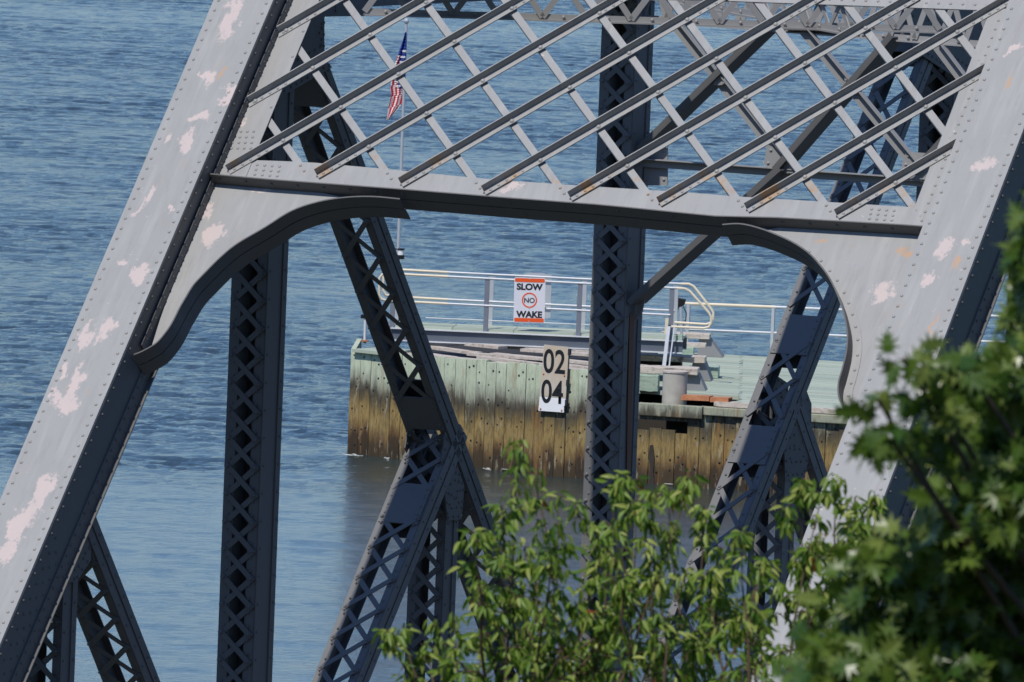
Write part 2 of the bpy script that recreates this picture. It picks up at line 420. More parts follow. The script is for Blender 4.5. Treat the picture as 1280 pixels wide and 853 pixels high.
def frame_of(p0, p1):
    t_ = (p1 - p0).normalized(); s_ = u.copy(); n_ = t_.cross(s_).normalized()
    if n_.dot(b) > 0: n_ = -n_
    return t_, s_, n_      # n_ faces back towards the portal end (towards the viewer)

def part_empty(name, loc):
    o = bpy.data.objects.new(name, None); COL.objects.link(o); o.parent = bridge; o.location = loc - parent_world(bridge); o.empty_display_size = .1
    return o

def member(name, p0, p1, wu, dp, pitch, battens=(), mat='steel_shaded', lace=(-1, 1), flange=.085, label=None):
    """laced box member: two channels, lacing bars on both open faces, tie plates"""
    t_, s_, n_ = frame_of(p0, p1); Lg = (p1 - p0).length
    root = part_empty(name, p0)
    if label: root['label'] = label
    tw = .012
    for sd in (-1, 1):
        m_ = MB(); c0 = p0 + s_ * (sd * (wu / 2 - tw / 2)); c1 = p1 + s_ * (sd * (wu / 2 - tw / 2))
        m_.bar(c0, c1, s_ * tw / 2, n_ * dp / 2)
        for nd in (-1, 1):
            q0 = p0 + s_ * (sd * (wu / 2 - flange / 2 - tw)) + n_ * (nd * (dp / 2 - tw / 2)); q1 = q0 + (p1 - p0)
            m_.bar(q0, q1, s_ * flange / 2, n_ * (tw / 2))
            # reinforcing angle leg on the outer web face, with its rivet row
            a0 = p0 + s_ * (sd * (wu / 2 + .006)) + n_ * (nd * (dp / 2 - .05)); a1 = a0 + (p1 - p0)
            m_.bar(a0, a1, s_ * .006, n_ * .045)
            if sd > 0:
                k = .1
                while k < Lg:
                    m_.rivet(a0 + t_ * k + s_ * .006, s_, .014); k += .26
            if nd > 0:
                k = .15
                while k < Lg:
                    m_.rivet(q0 + t_ * k + n_ * (tw / 2 + .012), n_, .012); k += pitch / 2 if pitch < .3 else pitch / 2
        m_.build('channel', mat, root)
    hw = wu / 2 - .035
    def inb(k):
        return any(a <= k <= c for a, c in battens)
    for nd in (-1, 1):
        m_ = MB(); k = 0.08; i = 0
        while k + pitch < Lg - .02:
            if not inb(k + pitch / 2) and nd in lace:
                for sd, lv in ((1, .0), (-1, .011)):
                    q = n_ * (nd * (dp / 2 + .007 + lv))
                    e0 = p0 + t_ * k - s_ * (sd * hw) + q; e1 = p0 + t_ * (k + pitch) + s_ * (sd * hw) + q
                    d_ = (e1 - e0).normalized(); m_.bar(e0 - d_ * .03, e1 + d_ * .03, d_.cross(n_) * .026, n_ * .005)
                for sd in (-1, 1):
                    m_.rivet(p0 + t_ * k + s_ * (sd * hw) + n_ * (nd * (dp / 2 + .024)), n_ * nd, .02)
            k += pitch
        if m_.f: m_.build('lacing', mat, root)
        for a, c in battens:
            m_ = MB(); q = n_ * (nd * (dp / 2 + .009)); m_.bar(p0 + t_ * a + q, p0 + t_ * c + q, s_ * (wu / 2 - .012), n_ * .007)
            for sd in (-1, 1):
                k = a + .06
                while k < c - .03: m_.rivet(p0 + t_ * k + s_ * (sd * (wu / 2 - .045)) + q + n_ * (nd * .007), n_ * nd, .014); k += .1
            m_.build('tie_plate', mat, root)
    return root

def inside(p, poly):
    q = [(v.dot(b), v.z) for v in poly]; x, y = p.dot(b), p.z; c_ = False
    for i in range(len(q)):
        (x0, y0), (x1, y1) = q[i], q[i - 1]
        if (y0 > y) != (y1 > y) and x < (x1 - x0) * (y - y0) / (y1 - y0) + x0: c_ = not c_
    return c_
def gusset(px_or_pts, U_, th=.014, mat='steel_shaded', rows=True, world=False):
    """riveted gusset plate lying in the truss plane at transverse position U_"""
    Pn = O + u * U_
    pts = px_or_pts if world else [hit(Pn, u, x, y) for x, y in px_or_pts]
    m_ = MB(); m_.prism(pts, u * th)
    c = sum(pts, Vector()) / len(pts)
    if rows:
        n = len(pts)
        for fr in (.9, .62, .34):
            for i in range(n):
                a = c + (pts[i] - c) * fr; e = c + (pts[(i + 1) % n] - c) * fr
                L_ = (e - a).length; k = .04
                while k < L_:
                    rp_ = a + (e - a).normalized() * k
                    if inside(rp_, pts): m_.rivet(rp_ + u * th, u, .016)
                    k += .11
    m_.build('gusset_plate', mat, bridge)

def truss(U_, side):
    n = lambda i, h: B(U_, i * PAN, h * HH)
    # verticals
    for i in ((2, 4, 6) if side == 0 else (2, 4)):
        member('vertical_post', n(i, -.0), n(i, 1.0), .36, .40, .26, mat='steel_half_shaded' if i == 4 else 'steel_shaded')
    if side == 0:
        for i in (1, 3, 5):
            member('hanger', n(i, 0), n(i, .5), .36, .28, .27, mat='steel_half_shaded' if i == 5 else 'steel_shaded', lace=(1,), flange=.062)
        D = (n(4, 0) - n(2, 1)).length
        t485 = .40 * D
        member('diagonal', n(2, 1), n(4, 0), .44, .22, .47, ((.9, 1.45), (D * .5 - .70, D * .5 - .28), (D * .5 + .55, D * .5 + .85)), lace=(1,), flange=.062)
        member('diagonal', n(6, 1), n(4, 0), .44, .22, .47, ((.9, 1.45), (D * .5 - 1.0, D * .5 - .50), (D * .5 + .42, D * .5 + .90)), mat='steel_half_shaded', lace=(1,), flange=.062)
        member('sub_strut', n(1, .5), n(2, 0), .44, .22, .36, ((.3, .8),), lace=(1,), flange=.062)
        member('sub_strut', n(3, .5) + (n(2, 0) - n(3, .5)).normalized() * -.15, n(2, 0), .44, .22, .36, ((.75, 1.22),), mat='steel_half_shaded', lace=(1,), flange=.062)
        member('sub_strut', n(5, .5), n(6, 0), .44, .22, .36, ((.35, .8),), mat='steel_half_shaded', lace=(1,), flange=.062)
    else:
        member('hanger', n(1, 0), n(1, .5), .36, .28, .27, lace=(1,), flange=.062)
        member('diagonal', n(2, 1), n(4, 0), .44, .22, .47, ((.9, 1.45),), lace=(1,), flange=.062)
        member('sub_strut', n(1, .5), n(2, 0), .44, .22, .36, ((.3, .8),), lace=(1,), flange=.062)
    # chords
    for nm, z0, i0, i1, hgt in (('top_chord', HH, 2, 6.6, .5), ('bottom_chord', 0, -.1, 6.6, .45)):
        root = part_empty(nm, B(U_, i0 * PAN, z0))
        for sd in (-1, 1):
            m_ = MB(); m_.bar(B(U_ + sd * .25, i0 * PAN, z0), B(U_ + sd * .25, i1 * PAN, z0), u * .012, Z * hgt / 2); m_.build('web_plate', 'steel_shaded', root)
        m_ = MB(); m_.bar(B(U_, i0 * PAN, z0 + hgt / 2 + .012), B(U_, i1 * PAN, z0 + hgt / 2 + .012), u * .31, Z * .01); m_.build('cover_plate', 'steel', root)
truss(0, 0)
truss(WW, 1)

# gussets seen at the sub panel points and at the top chord
for Ug in (.205,):
    gusset([(556, 540), (579, 607), (577, 632), (575, 649), (558, 651), (551, 578)], Ug)
    gusset([(355, -60), (462, -60), (463, 20), (404, 21), (404, 76), (414, 84), (352, 120), (300, 150)], Ug + .04)
    gusset([(1000, 470), (1013, 505), (1012, 560), (1004, 598), (980, 600), (978, 520)], Ug)
    gusset([(92, 640), (112, 662), (112, 700), (94, 728), (84, 728), (70, 660)], Ug)
    gusset([(1120, -60), (1290, -60), (1260, 80), (1212, 110), (1190, 95), (1140, 62)], Ug + .04)
gusset([(530, 500), (552, 560), (540, 600), (520, 596), (505, 560), (512, 520)], -.22)
gusset([(970, 470), (985, 480), (975, 545), (938, 560), (946, 500)], -.22)

# end posts
LP = HH / sin(AL)
def end_post(U_, mat, lab):
    root = part_empty('end_post', P3(U_, 0, 0)); root['label'] = lab
    s0, s1 = -.3, LP + .4
    m_ = MB(); m_.bar(P3(U_, s0, .297), P3(U_, s1, .297), u * .305, vn * .008)
    for sd in (-1, 1):
        k = s0 + .05
        while k < s1:
            m_.rivet(P3(U_ + sd * .250, k, .305), vn, .0175); k += .117
    m_.build('cover_plate', mat, root, uvplane=True)
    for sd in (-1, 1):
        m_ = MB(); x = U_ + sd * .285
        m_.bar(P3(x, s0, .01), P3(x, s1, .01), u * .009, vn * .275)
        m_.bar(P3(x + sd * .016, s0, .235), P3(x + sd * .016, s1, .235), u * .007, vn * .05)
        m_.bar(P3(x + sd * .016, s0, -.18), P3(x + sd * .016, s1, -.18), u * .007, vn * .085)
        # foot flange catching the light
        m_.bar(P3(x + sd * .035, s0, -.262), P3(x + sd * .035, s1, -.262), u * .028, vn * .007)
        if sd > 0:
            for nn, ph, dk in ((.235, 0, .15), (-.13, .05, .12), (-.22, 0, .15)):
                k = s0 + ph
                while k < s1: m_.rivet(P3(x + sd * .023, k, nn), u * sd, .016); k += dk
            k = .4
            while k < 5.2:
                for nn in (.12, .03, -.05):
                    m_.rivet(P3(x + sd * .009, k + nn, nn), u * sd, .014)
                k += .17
        m_.build('web_plate', 'steel_shaded', root)
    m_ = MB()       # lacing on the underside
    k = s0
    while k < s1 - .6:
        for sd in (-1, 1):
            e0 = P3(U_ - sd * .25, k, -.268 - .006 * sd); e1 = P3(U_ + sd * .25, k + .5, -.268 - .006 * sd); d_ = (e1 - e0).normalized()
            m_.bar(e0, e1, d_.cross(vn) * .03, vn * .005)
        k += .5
    m_.build('lacing', 'steel_shaded', root)
end_post(0, 'plate_left', 'left end post, grey plate with pink patches of flaking primer')
end_post(WW, 'plate_right', 'right end post, grey plate with orange rust stains')

# portal frame in the plane of the end posts
portal = part_empty('portal_frame', P3(WW / 2, BEAM_S, 0))
IL, IR = .297, WW - .297
def PP(x, y, n=0): U_, s_ = ppx(x, y, n); return P3(U_, s_, n)
def plate_poly(name, px, n0=0.0, th=.012, rv=None, mat='plate_portal'):
    m_ = MB(); m_.prism([P3(*ppx(x, y, n0), n0) if not isinstance(x, str) else y for x, y in px], vn * th)
    for r in (rv or []):
        m_.rivet(P3(*ppx(*r, n0 + th), n0 + th), vn, .0165)
    return m_.build(name, mat, portal, uvplane=True)
def line_rv(x0, y0, x1, y1, n):
    return [(x0 + (x1 - x0) * i / (n - 1), y0 + (y1 - y0) * i / (n - 1)) for i in range(n)]
# beam centre line samples (n = 0): flange and top edge, px
flx = [(258, 228), (330, 235), (505, 248), (640, 259), (760, 268), (899, 282), (980, 284), (1152, 294), (1175, 296)]
fl = [ppx(x, y) for x, y in flx]
def fl_s(U_):
    for (a, sa), (c, sc_) in zip(fl, fl[1:]):
        if U_ <= c: return sa + (sc_ - sa) * (U_ - a) / (c - a)
    return fl[-1][1]
tpx = [(290, 200), (381, 203), (484, 212), (592, 223), (700, 231), (760, 235), (856, 241), (930, 247), (1000, 251), (1128, 259), (1180, 262)]
tp = [ppx(x, y) for x, y in tpx]
def tp_s(U_):
    for (a, sa), (c, sc_) in zip(tp, tp[1:]):
        if U_ <= c: return sa + (sc_ - sa) * (U_ - a) / (c - a)
    return tp[-1][1]
m_ = MB()
Us = [IL + (IR - IL) * i / 24 for i in range(25)]
for a, c in zip(Us, Us[1:]):
    m_.prism([P3(a, fl_s(a), -.006), P3(c, fl_s(c), -.006), P3(c, tp_s(c), -.006), P3(a, tp_s(a), -.006)], vn * .012)
for gx0, gx1 in ((322, 350), (1090, 1118)):
    for i in range(4):
        for j in range(4):
            x = gx0 + (gx1 - gx0) * i / 3; y0 = 207 + (x - 322) * .072
            m_.rivet(P3(*ppx(x - j * 1.5, y0 + j * 6), .006), vn, .0165)
m_.build('bottom_beam', 'plate_portal', portal, uvplane=True)
# flange of the beam: sticks out to both sides of the plate
m_ = MB()
Uf = [a for a in Us]
for a, c in zip(Uf, Uf[1:]):
    for n0, n1 in ((.008, .15), (-.15, -.008)):
        m_.prism([P3(a, fl_s(a) - .014, n0), P3(c, fl_s(c) - .014, n0), P3(c, fl_s(c) - .014, n1), P3(a, fl_s(a) - .014, n1)], vs * .012)
    # upright leg of the front angle below the plate joint
    m_.prism([P3(a, fl_s(a) - .012, .007), P3(c, fl_s(c) - .012, .007), P3(c, fl_s(c) + .05, .007), P3(a, fl_s(a) + .05, .007)], vn * .008)
k = IL + .1
i = 0
while k < IR:
    m_.rivet(P3(k, fl_s(k) - .015, .09), -vs, .0165)
    m_.rivet(P3(k + .1, fl_s(k) - .015, -.08), -vs, .0165)
    k += .27 if k < 2.2 or k > 5.8 else .55
m_.build('beam_flange', 'steel_shaded', portal)

# inner side strips of the portal against the posts
TOPS = LP + .2
m_ = MB()
m_.prism([P3(IL, fl_s(IL), .007), P3(IL + .30, fl_s(IL), .007), P3(IL + .285, TOPS, .007), P3(IL, TOPS, .007)], vn * .008)
for (x, y) in [(300 - 1.3 * j + 8.0 * i, 166 + 7 * j) for i in range(4) for j in range(4)]:
    if x > 290: m_.rivet(P3(*ppx(x - 6, y), .015), vn, .0165)
k = fl_s(IL)
for j in range(60):
    if k + .3 * j + .9 < TOPS: m_.rivet(P3(IL + .26, k + .3 * j + .9, .015), vn, .0155)
m_.build('side_strip', 'plate_portal', portal, uvplane=True)
m_ = MB()
m_.prism([P3(IR - .32, fl_s(IR), .007), P3(IR, fl_s(IR), .007), P3(IR, TOPS, .007), P3(IR - .32, TOPS, .007)], vn * .008)
for j in range(int((TOPS - fl_s(IR) - .06) / .10)):
    m_.rivet(P3(IR - .10, fl_s(IR) + .10 * j, .015), vn, .0155); m_.rivet(P3(IR - .2, fl_s(IR) + .10 * j + .05, .015), vn, .0155)
m_.build('side_strip', 'plate_portal', portal, uvplane=True)
KB = ppx(184, 440)[1]
# dark riveted angle between strip and post web
for x, sd in ((IL, 1), (IR, -1)):
    m_ = MB(); m_.prism([P3(x + sd * .012, KB, .016), P3(x + sd * .012, TOPS, .016), P3(x + sd * .012, TOPS, .10), P3(x + sd * .012, KB, .10)], u * sd * .01)
    k = KB + .1
    while k < TOPS: m_.rivet(P3(x + sd * .022, k, .06), u * sd, .012); k += .12
    m_.build('side_angle', 'steel_shaded', portal)
# top beam
tb = [(u_, s_) for u_, s_ in (ppx(880, 2), ppx(1022, 6), ppx(1242, 14))]
def tb_s(U_):
    (a, sa), (c, sc_) = tb[1], tb[2]
    return sa + (sc_ - sa) * (U_ - a) / (c - a)
m_ = MB()
for a, c in zip(Us, Us[1:]):
    m_.prism([P3(a, tb_s(a), -.006), P3(c, tb_s(c), -.006), P3(c, tb_s(c) + .55, -.006), P3(a, tb_s(a) + .55, -.006)], vn * .012)
k = IL + .3
while k < IR: m_.rivet(P3(k, tb_s(k) + .06, .006), vn, .0165); k += .30 if k < 5.6 else .12
m_.build('top_beam', 'plate_portal', portal, uvplane=True)

# lattice of the portal
def pu(x, y): return ppx(x, y, .02)
ra, rb = pu(458.5, 185), pu(749, 17)
kr = (rb[1] - ra[1]) / (rb[0] - ra[0])
fa, fb = pu(463, 44), pu(592, 224)
kf = (fb[1] - fa[1]) / (fb[0] - fa[0])
rise_px = [(343, 46), (463, 44), (496.6, 93.5), (531, 143.4), (568, 193), (674, 201.6), (782, 209), (893, 216), (1081, 179), (1119, 229)]
rise_px = [(353, 41), (391, 85), (425, 135), (458.5, 185), (568, 193), (674, 201.6), (782, 209), (893, 216), (1005, 222), (1119, 229)]
fall_px = [(354, 176), (391, 85), (463, 44), (604, 102), (676, 60), (749, 16), (857.5, 22.7), (968, 28.6), (1081, 34), (1196, 39)]
rises = [(lambda p: p[1] - kr * p[0])(pu(*q)) for q in rise_px]
falls = [(lambda p: p[1] - kf * p[0])(pu(*q)) for q in fall_px]
# continue the pattern to the unseen upper corners
def clip(k_, c_, lo, hi):
    res = []
    for i in range(401):
        U_ = lo + (hi - lo) * i / 400; s_ = k_ * U_ + c_
        if tp_s(U_) - .17 < s_ < tb_s(U_) + .12: res.append((U_, s_))
    return (res[0], res[-1]) if len(res) > 8 else None
dr = (u * 1 + vs * kr).normalized(); df = (u * 1 + vs * kf).normalized()
ends = []
for c_ in rises + [rises[0] + (rises[0] - rises[1])]:
    cl = clip(kr, c_, IL + .02, IR - .0)
    if not cl: continue
    (U1, s1), (U2, s2) = cl
    a = P3(U1, s1, .016); e = P3(U2, s2, .016); m_ = MB()
    pr = vn.cross(dr).normalized()
    if pr.dot(vs) < 0: pr = -pr
    m_.bar(a + vn * .005, e + vn * .005, pr * .034, vn * .005)
    m_.bar(a + pr * .029 + vn * .046, e + pr * .029 + vn * .046, pr * .005, vn * .036)
    for k in range(5):
        for q, sg in ((a, 1), (e, -1)): m_.rivet(q + dr * (sg * (.06 + .085 * k)) + vn * .01 - pr * .012, vn, .0165)
    for cf in falls:
        Ux = (cf - c_) / (kr - kf)
        if U1 < Ux < U2: m_.rivet(P3(Ux, kr * Ux + c_, .026) - pr * .008, vn, .024)
    m_.build('lattice_angle', 'plate_bars', portal, uvplane=True)
for c_ in falls + [falls[-1] + (falls[-1] - falls[-2])]:
    cl = clip(kf, c_, IL + .1, IR - .12)
    if not cl: continue
    (U1, s1), (U2, s2) = cl
    s_e = max(tp_s((s1 - c_) / kf) - .10, min(s1, s2)); 
    a = P3(U1, s1, -.014); e = P3(U2, s2, -.014); m_ = MB()
    pr = vn.cross(df).normalized()
    m_.bar(a, e, pr * .033, vn * .0055)
    m_.bar(a - pr * .031 - vn * .03, e - pr * .031 - vn * .03, pr * .005, vn * .03)
    for k in range(2): m_.rivet(e - df * (.08 + .085 * k) + vn * .021, vn, .0165)
    m_.build('lattice_bar', 'plate_bars', portal, uvplane=True)

# knee braces: gusset plate and curved soffit flange
def knee(upper, corners, sg):
    root = part_empty('knee_brace', P3(*ppx(*corners[0]), 0))
    pts = [ppx(x, y, .15) for x, y in upper]
    # densify
    d = []
    for i in range(len(pts) - 1):
        p0 = pts[max(i - 1, 0)]; p1 = pts[i]; p2 = pts[i + 1]; p3 = pts[min(i + 2, len(pts) - 1)]
        for k in range(5):
            t_ = k / 5
            d.append(tuple(.5 * (2 * p1[j] + (p2[j] - p0[j]) * t_ + (2 * p0[j] - 5 * p1[j] + 4 * p2[j] - p3[j]) * t_ ** 2 + (3 * p1[j] - p0[j] - 3 * p2[j] + p3[j]) * t_ ** 3) for j in (0, 1)))
    d.append(pts[-1])
    m_ = MB()
    loop = [P3(a, c, -.006) for a, c in d[5:]] + [P3(a, c, -.006) for a, c in corners_us(corners)]
    m_.prism(loop, vn * .012)
    # rivets along the rim
    acc = 0.0
    cen = (sum(a for a, c in corners_us(corners)) / len(corners), sum(c for a, c in corners_us(corners)) / len(corners))
    for (a0, c0), (a1, c1) in zip(d, d[1:]):
        dx, ds = a1 - a0, c1 - c0; L_ = math.hypot(dx, ds); nx_, ns_ = -ds / L_, dx / L_
        nx_, ns_ = nx_ * sg, ns_ * sg
        acc += L_
        if acc > .13:
            acc = 0; m_.rivet(P3(a0 + nx_ * .05, c0 + ns_ * .05, .014), vn, .0165)
    m_.build('brace_plate', 'plate_portal', root, uvplane=True)
    m_ = MB(); m2 = MB(); pn = None; ri = 0
    for (a0, c0), (a1, c1) in zip(d, d[1:]):
        dx, ds = a1 - a0, c1 - c0; L_ = math.hypot(dx, ds); nx_, ns_ = -ds / L_, dx / L_
        nx_, ns_ = nx_ * sg, ns_ * sg
        o_ = (u * nx_ + vs * ns_)
        for n0, n1 in ((-.15, -.0065), (.0065, .15)):
            V = [P3(a0, c0, n0), P3(a1, c1, n0), P3(a1, c1, n1), P3(a0, c0, n1)]
            W_ = [v - o_ * .014 for v in V]
            m_.hexa(W_ + V)
        q0, q1 = (nx_, ns_) if pn is None else pn, (nx_, ns_); pn = (nx_, ns_)
        V = [P3(a0, c0, .0075), P3(a1, c1, .0075), P3(a1 + q1[0] * .085, c1 + q1[1] * .085, .0075), P3(a0 + q0[0] * .085, c0 + q0[1] * .085, .0075)]
        ri += 1
        if ri > 9: m2.hexa(V + [v + vn * .006 for v in V])
    m_.build('curved_flange', 'steel_shaded', root, uvplane=True)
    m2.build('rim_angle', 'plate_portal', root, uvplane=True)
def corners_us(c): return [ppx(x, y) for x, y in c]
upL = [(500, 248), (466, 245), (432, 246), (398, 251.5), (364, 263), (330, 284), (296, 304), (275, 321), (255, 341), (241, 356), (231, 372), (224, 384), (218, 396), (212, 407), (204, 418), (195, 428), (184, 435), (174, 440), (166, 443)]
cl_ = [(184, 452), (201, 398), (262, 229.5), (330, 236), (400, 241)]
knee(upL, cl_, -1)
upR = [(903, 280), (925, 279), (948, 284), (972, 293), (993, 303), (1012, 316), (1026, 331), (1037, 346), (1047, 366), (1055, 389), (1060, 415), (1059, 438), (1054, 460), (1049, 478), (1049, 494), (1054, 506), (1063, 516)]
cr_ = [(1090, 525), (1130, 420), (1172, 297), (1100, 291), (980, 284.5)]
knee(upR, cr_, 1)

# lateral bracing struts and the sway frame behind (laced angle struts)
def laced_strut(name, A_, C_, updir, depth, bay, mat='steel'):
    root = part_empty(name, A_); t_ = (C_ - A_).normalized(); L_ = (C_ - A_).length
    nn = t_.cross(updir).normalized(); up_ = updir
    m_ = MB(); m_.bar(A_, C_, up_ * .008, nn * .05); m_.bar(A_ + up_ * .03 + nn * .0, C_ + up_ * .03, up_ * .03, nn * .006)
    k = .2
    while k < L_: m_.rivet(A_ + t_ * k + up_ * .035 - nn * .02, -nn, .018); m_.rivet(A_ + t_ * k + up_ * .035 + nn * .02, nn, .018); k += bay
    m_.build('bottom_angle', mat, root)
    m_ = MB(); m_.bar(A_ + up_ * depth, C_ + up_ * depth, up_ * .008, nn * .05); m_.bar(A_ + up_ * (depth - .03), C_ + up_ * (depth - .03), up_ * .03, nn * .006)
    m_.build('top_angle', mat, root)
    m_ = MB(); k = 0; i = 0
    while k < L_ - bay / 2:
        z0, z1 = (.03, depth - .03) if i % 2 == 0 else (depth - .03, .03)
        a = A_ + t_ * k + up_ * z0 + nn * .014; e = A_ + t_ * (k + bay / 2) + up_ * z1 + nn * .014; d_ = (e - a).normalized()
        m_.bar(a, e, d_.cross(nn) * .028, nn * .006); k += bay / 2; i += 1
    m_.build('lacing', mat, root)
# horizontal laterals in the top plane
def topz(x, y):
    return HH
ZT = at(463, 19, 0)
def onz(x, y, z): return at(x, y, z)
zl = (hit(O + b * (2 * PAN), b, 463, 19)).z
A_ = at(455, 18.5, zl); C_ = at(1050, 37, zl)
laced_strut('lateral_brace', A_, A_ + (C_ - A_) * 1.25, Z, .36, .42)
A_ = at(790, -6, zl); C_ = at(1060, 43, zl)
laced_strut('lateral_brace', C_, A_, Z, .30, .6)
S4 = O + b * (4 * PAN)
def s4(x, y): return hit(S4, b, x, y)
laced_strut('sway_strut', s4(803, 26), s4(1420, 74), Z, .45, .27)
m_ = MB()       # splice plates on the strut
m_.bar(s4(985, 36), s4(1052, 37), Z * .012, b * .10)
for k in range(12): m_.rivet(s4(988 + 5.5 * k, 35.5) - b * .06 + Z * .014, Z, .018)
m_.build('splice_plate', 'steel_shaded', bridge)
def deep_bar(name, a, e, dp, mat):
    m_ = MB(); t_ = (e - a).normalized(); pr = t_.cross(b).normalized()
    if pr.z < 0: pr = -pr
    m_.bar(a, e, pr * .006, b * dp / 2)
    for q in (-1, 1): m_.bar(a + pr * .03 + b * (q * (dp / 2 - .006)), e + pr * .03 + b * (q * (dp / 2 - .006)), pr * .026, b * .006)
    return m_.build(name, mat, bridge)
def angle_bar(name, a, e, w_, mat, flat=False):
    m_ = MB(); t_ = (e - a).normalized(); pr = t_.cross(b).normalized()
    m_.bar(a, e, pr * w_ / 2, b * .006); m_.bar(a + pr * (w_ / 2 - .005) - b * .04, e + pr * (w_ / 2 - .005) - b * .04, pr * .005, b * .035)
    return m_.build(name, mat, bridge)
angle_bar('sway_strut', s4(800, 203), s4(1420, 247), .085, 'steel')
def s4b(x, y, o): return hit(S4 + b * o, b, x, y)
deep_bar('sway_brace', s4b(972, 30, .03), s4b(800, 196, .03), .32, 'steel_shaded')
angle_bar('sway_brace', s4b(838, 22, -.03), s4b(990, 214, -.03), .12, 'steel')
deep_bar('sway_brace', s4b(1124, 46, .03), s4b(978, 214, .03), .32, 'steel_shaded')
angle_bar('sway_brace', s4b(1004, 36, -.03), s4b(1145, 208, -.03), .12, 'steel')
deep_bar('sway_brace', s4b(1290, 66, .03), s4b(1150, 218, .03), .32, 'steel_shaded')
angle_bar('sway_brace', s4b(1170, 54, -.03), s4b(1310, 240, -.03), .12, 'steel')
deep_bar('knee_strut', s4b(985, 212, .0), s4b(797, 380, .0), .36, 'steel_shaded')
def gus4(px, o=-.05):
    m_ = MB(); P_ = [s4b(x, y, o) for x, y in px]; m_.prism(P_, -b * .012); c = sum(P_, Vector()) / len(P_)
    for q in P_: m_.rivet(c + (q - c) * .7 - b * .012, -b, .018)
    m_.build('gusset_plate', 'steel', bridge)
gus4([(960, 182), (990, 188), (1000, 217), (968, 216), (955, 205)])
gus4([(1133, 190), (1166, 192), (1168, 228), (1127, 225), (1128, 205)])
gus4([(891, 92), (907, 92), (908, 106), (892, 107)], -.07)
gus4([(1056, 97), (1075, 97), (1076, 116), (1058, 116)], -.07)
gus4([(806, 180), (835, 185), (835, 232), (806, 232)], .05)
gus4([(795, 370), (808, 368), (803, 392), (795, 402)], .05)
# brown rust stain down the web of the middle post
m_ = MB()
for (x0, y0), (x1, y1), w_ in (((790, 392), (787, 520), .05), ((787, 520), (784, 700), .045)):
    p0, p1 = hit(O + u * .1935, u, x0, y0), hit(O + u * .1935, u, x1, y1); m_.bar(p0, p1, b * w_, u * .001)
m_.build('stained_strip', 'rust_stain', bridge)
# roadway floor carried by the truss (below the picture)
m_ = MB(); m_.bar(B(WW / 2, -3, -.2), B(WW / 2, 6.6 * PAN, -.2), u * (WW / 2 - .45), Z * .12); m_.build('roadway', 'steel_shaded', bridge)

# ------------------------------------------------------------------ the fender pier
PwA, PwB = at(434, 568, 0), at(745, 600, 0)
wd = (PwB - PwA).normalized(); wn = Vector((-wd.y, wd.x, 0))       # wn points away from the camera
ztl = hit(PwA, wn, 437.6, 436).z
ztr = hit(PwB, wn, 735, 463).z
PwC = at(894, 610, 0)
rd = (PwC - PwB).normalized(); rn = Vector((-rd.y, rd.x, 0))
zr = hit(PwB, rn, 862, 507).z
print('Z', ztl, ztr, zr, 'lateral', zl, (PwB - PwA).length, wd, rd)
pier = thing('fender_pier', Vector((PwB.x, PwB.y, 0)), 'long weathered timber pier with tide-stained boards, green above and ochre brown near the water', 'pier')
Lw = (PwB - PwA).length
def boards(P0, d_, n_, L_, zt0, zt1, name, mat, hole=None):
    m_ = MB(); h_ = MB(); a = 0.0
    while a < L_:
        w_ = random.uniform(.225, .275); zt = zt0 + (zt1 - zt0) * a / L_ + random.uniform(-.02, .02); off = random.uniform(-.012, .012)
        e = min(a + w_, L_); sh_ = random.random()
        segs = [(-.7, zt)]
        if hole and e > hole[0] and a < hole[1]:
            segs = [(-.7, hole[2] + random.uniform(-.06, .05)), (hole[3], zt)]
        for z0, z1 in segs:
            c0 = P0 + d_ * (a + .005) + n_ * off; c1 = P0 + d_ * (e - .005) + n_ * off
            m_.hexa([c0 + Z * z0, c1 + Z * z0, c1 + n_ * .09 + Z * z0, c0 + n_ * .09 + Z * z0,
                     c0 + Z * z1, c1 + Z * z1, c1 + n_ * .09 + Z * z1, c0 + n_ * .09 + Z * z1], sh_)
        for zz in (.28, .50, .95, 1.25, 1.55, 1.88):
            for q in (.3, .7):
                if random.random() < .42 and zz < zt - .08 and not (hole and hole[0] < a < hole[1] and hole[2] - .1 < zz < hole[3] + .1):
                    c = P0 + d_ * (a + w_ * q) + n_ * (off - .0) + Z * (zz + random.uniform(-.09, .09))
                    h_.rivet(c, -n_, random.uniform(.016, .024))
        a += w_
    m_.build(name, mat, pier)
    h_.build('bolts', 'black', pier)
boards(PwA, wd, wn, Lw, ztl, ztr, 'front_wall', 'wall')
# hole in the right wall
def wr(x, y): q = hit(PwB, rn, x, y) - PwB; return q.dot(rd), q.z
h0, zt_h = wr(800, 524); h1, zb_h = wr(857, 541)
d0 = wr(803, 560)[0]; d1 = wr(812, 560)[0]
LR = 17.0
boards(PwB, rd, rn, LR, zr - .02, zr - .02, 'front_wall', 'wall_right', (h0, h1, zb_h, zt_h, d0, d1))
m_ = MB()
sp_ = [(812, 557), (816, 556), (818, 572), (816.5, 590), (818, 606), (812, 606), (813, 588), (810.5, 572)]
m_.prism([hit(PwB - rn * .02, rn, x, y) for x, y in sp_], rn * .012)  # dark strip proud of the boards, painting the shade inside a slot
m_.build('split_dark_strip', 'dkwood', pier)
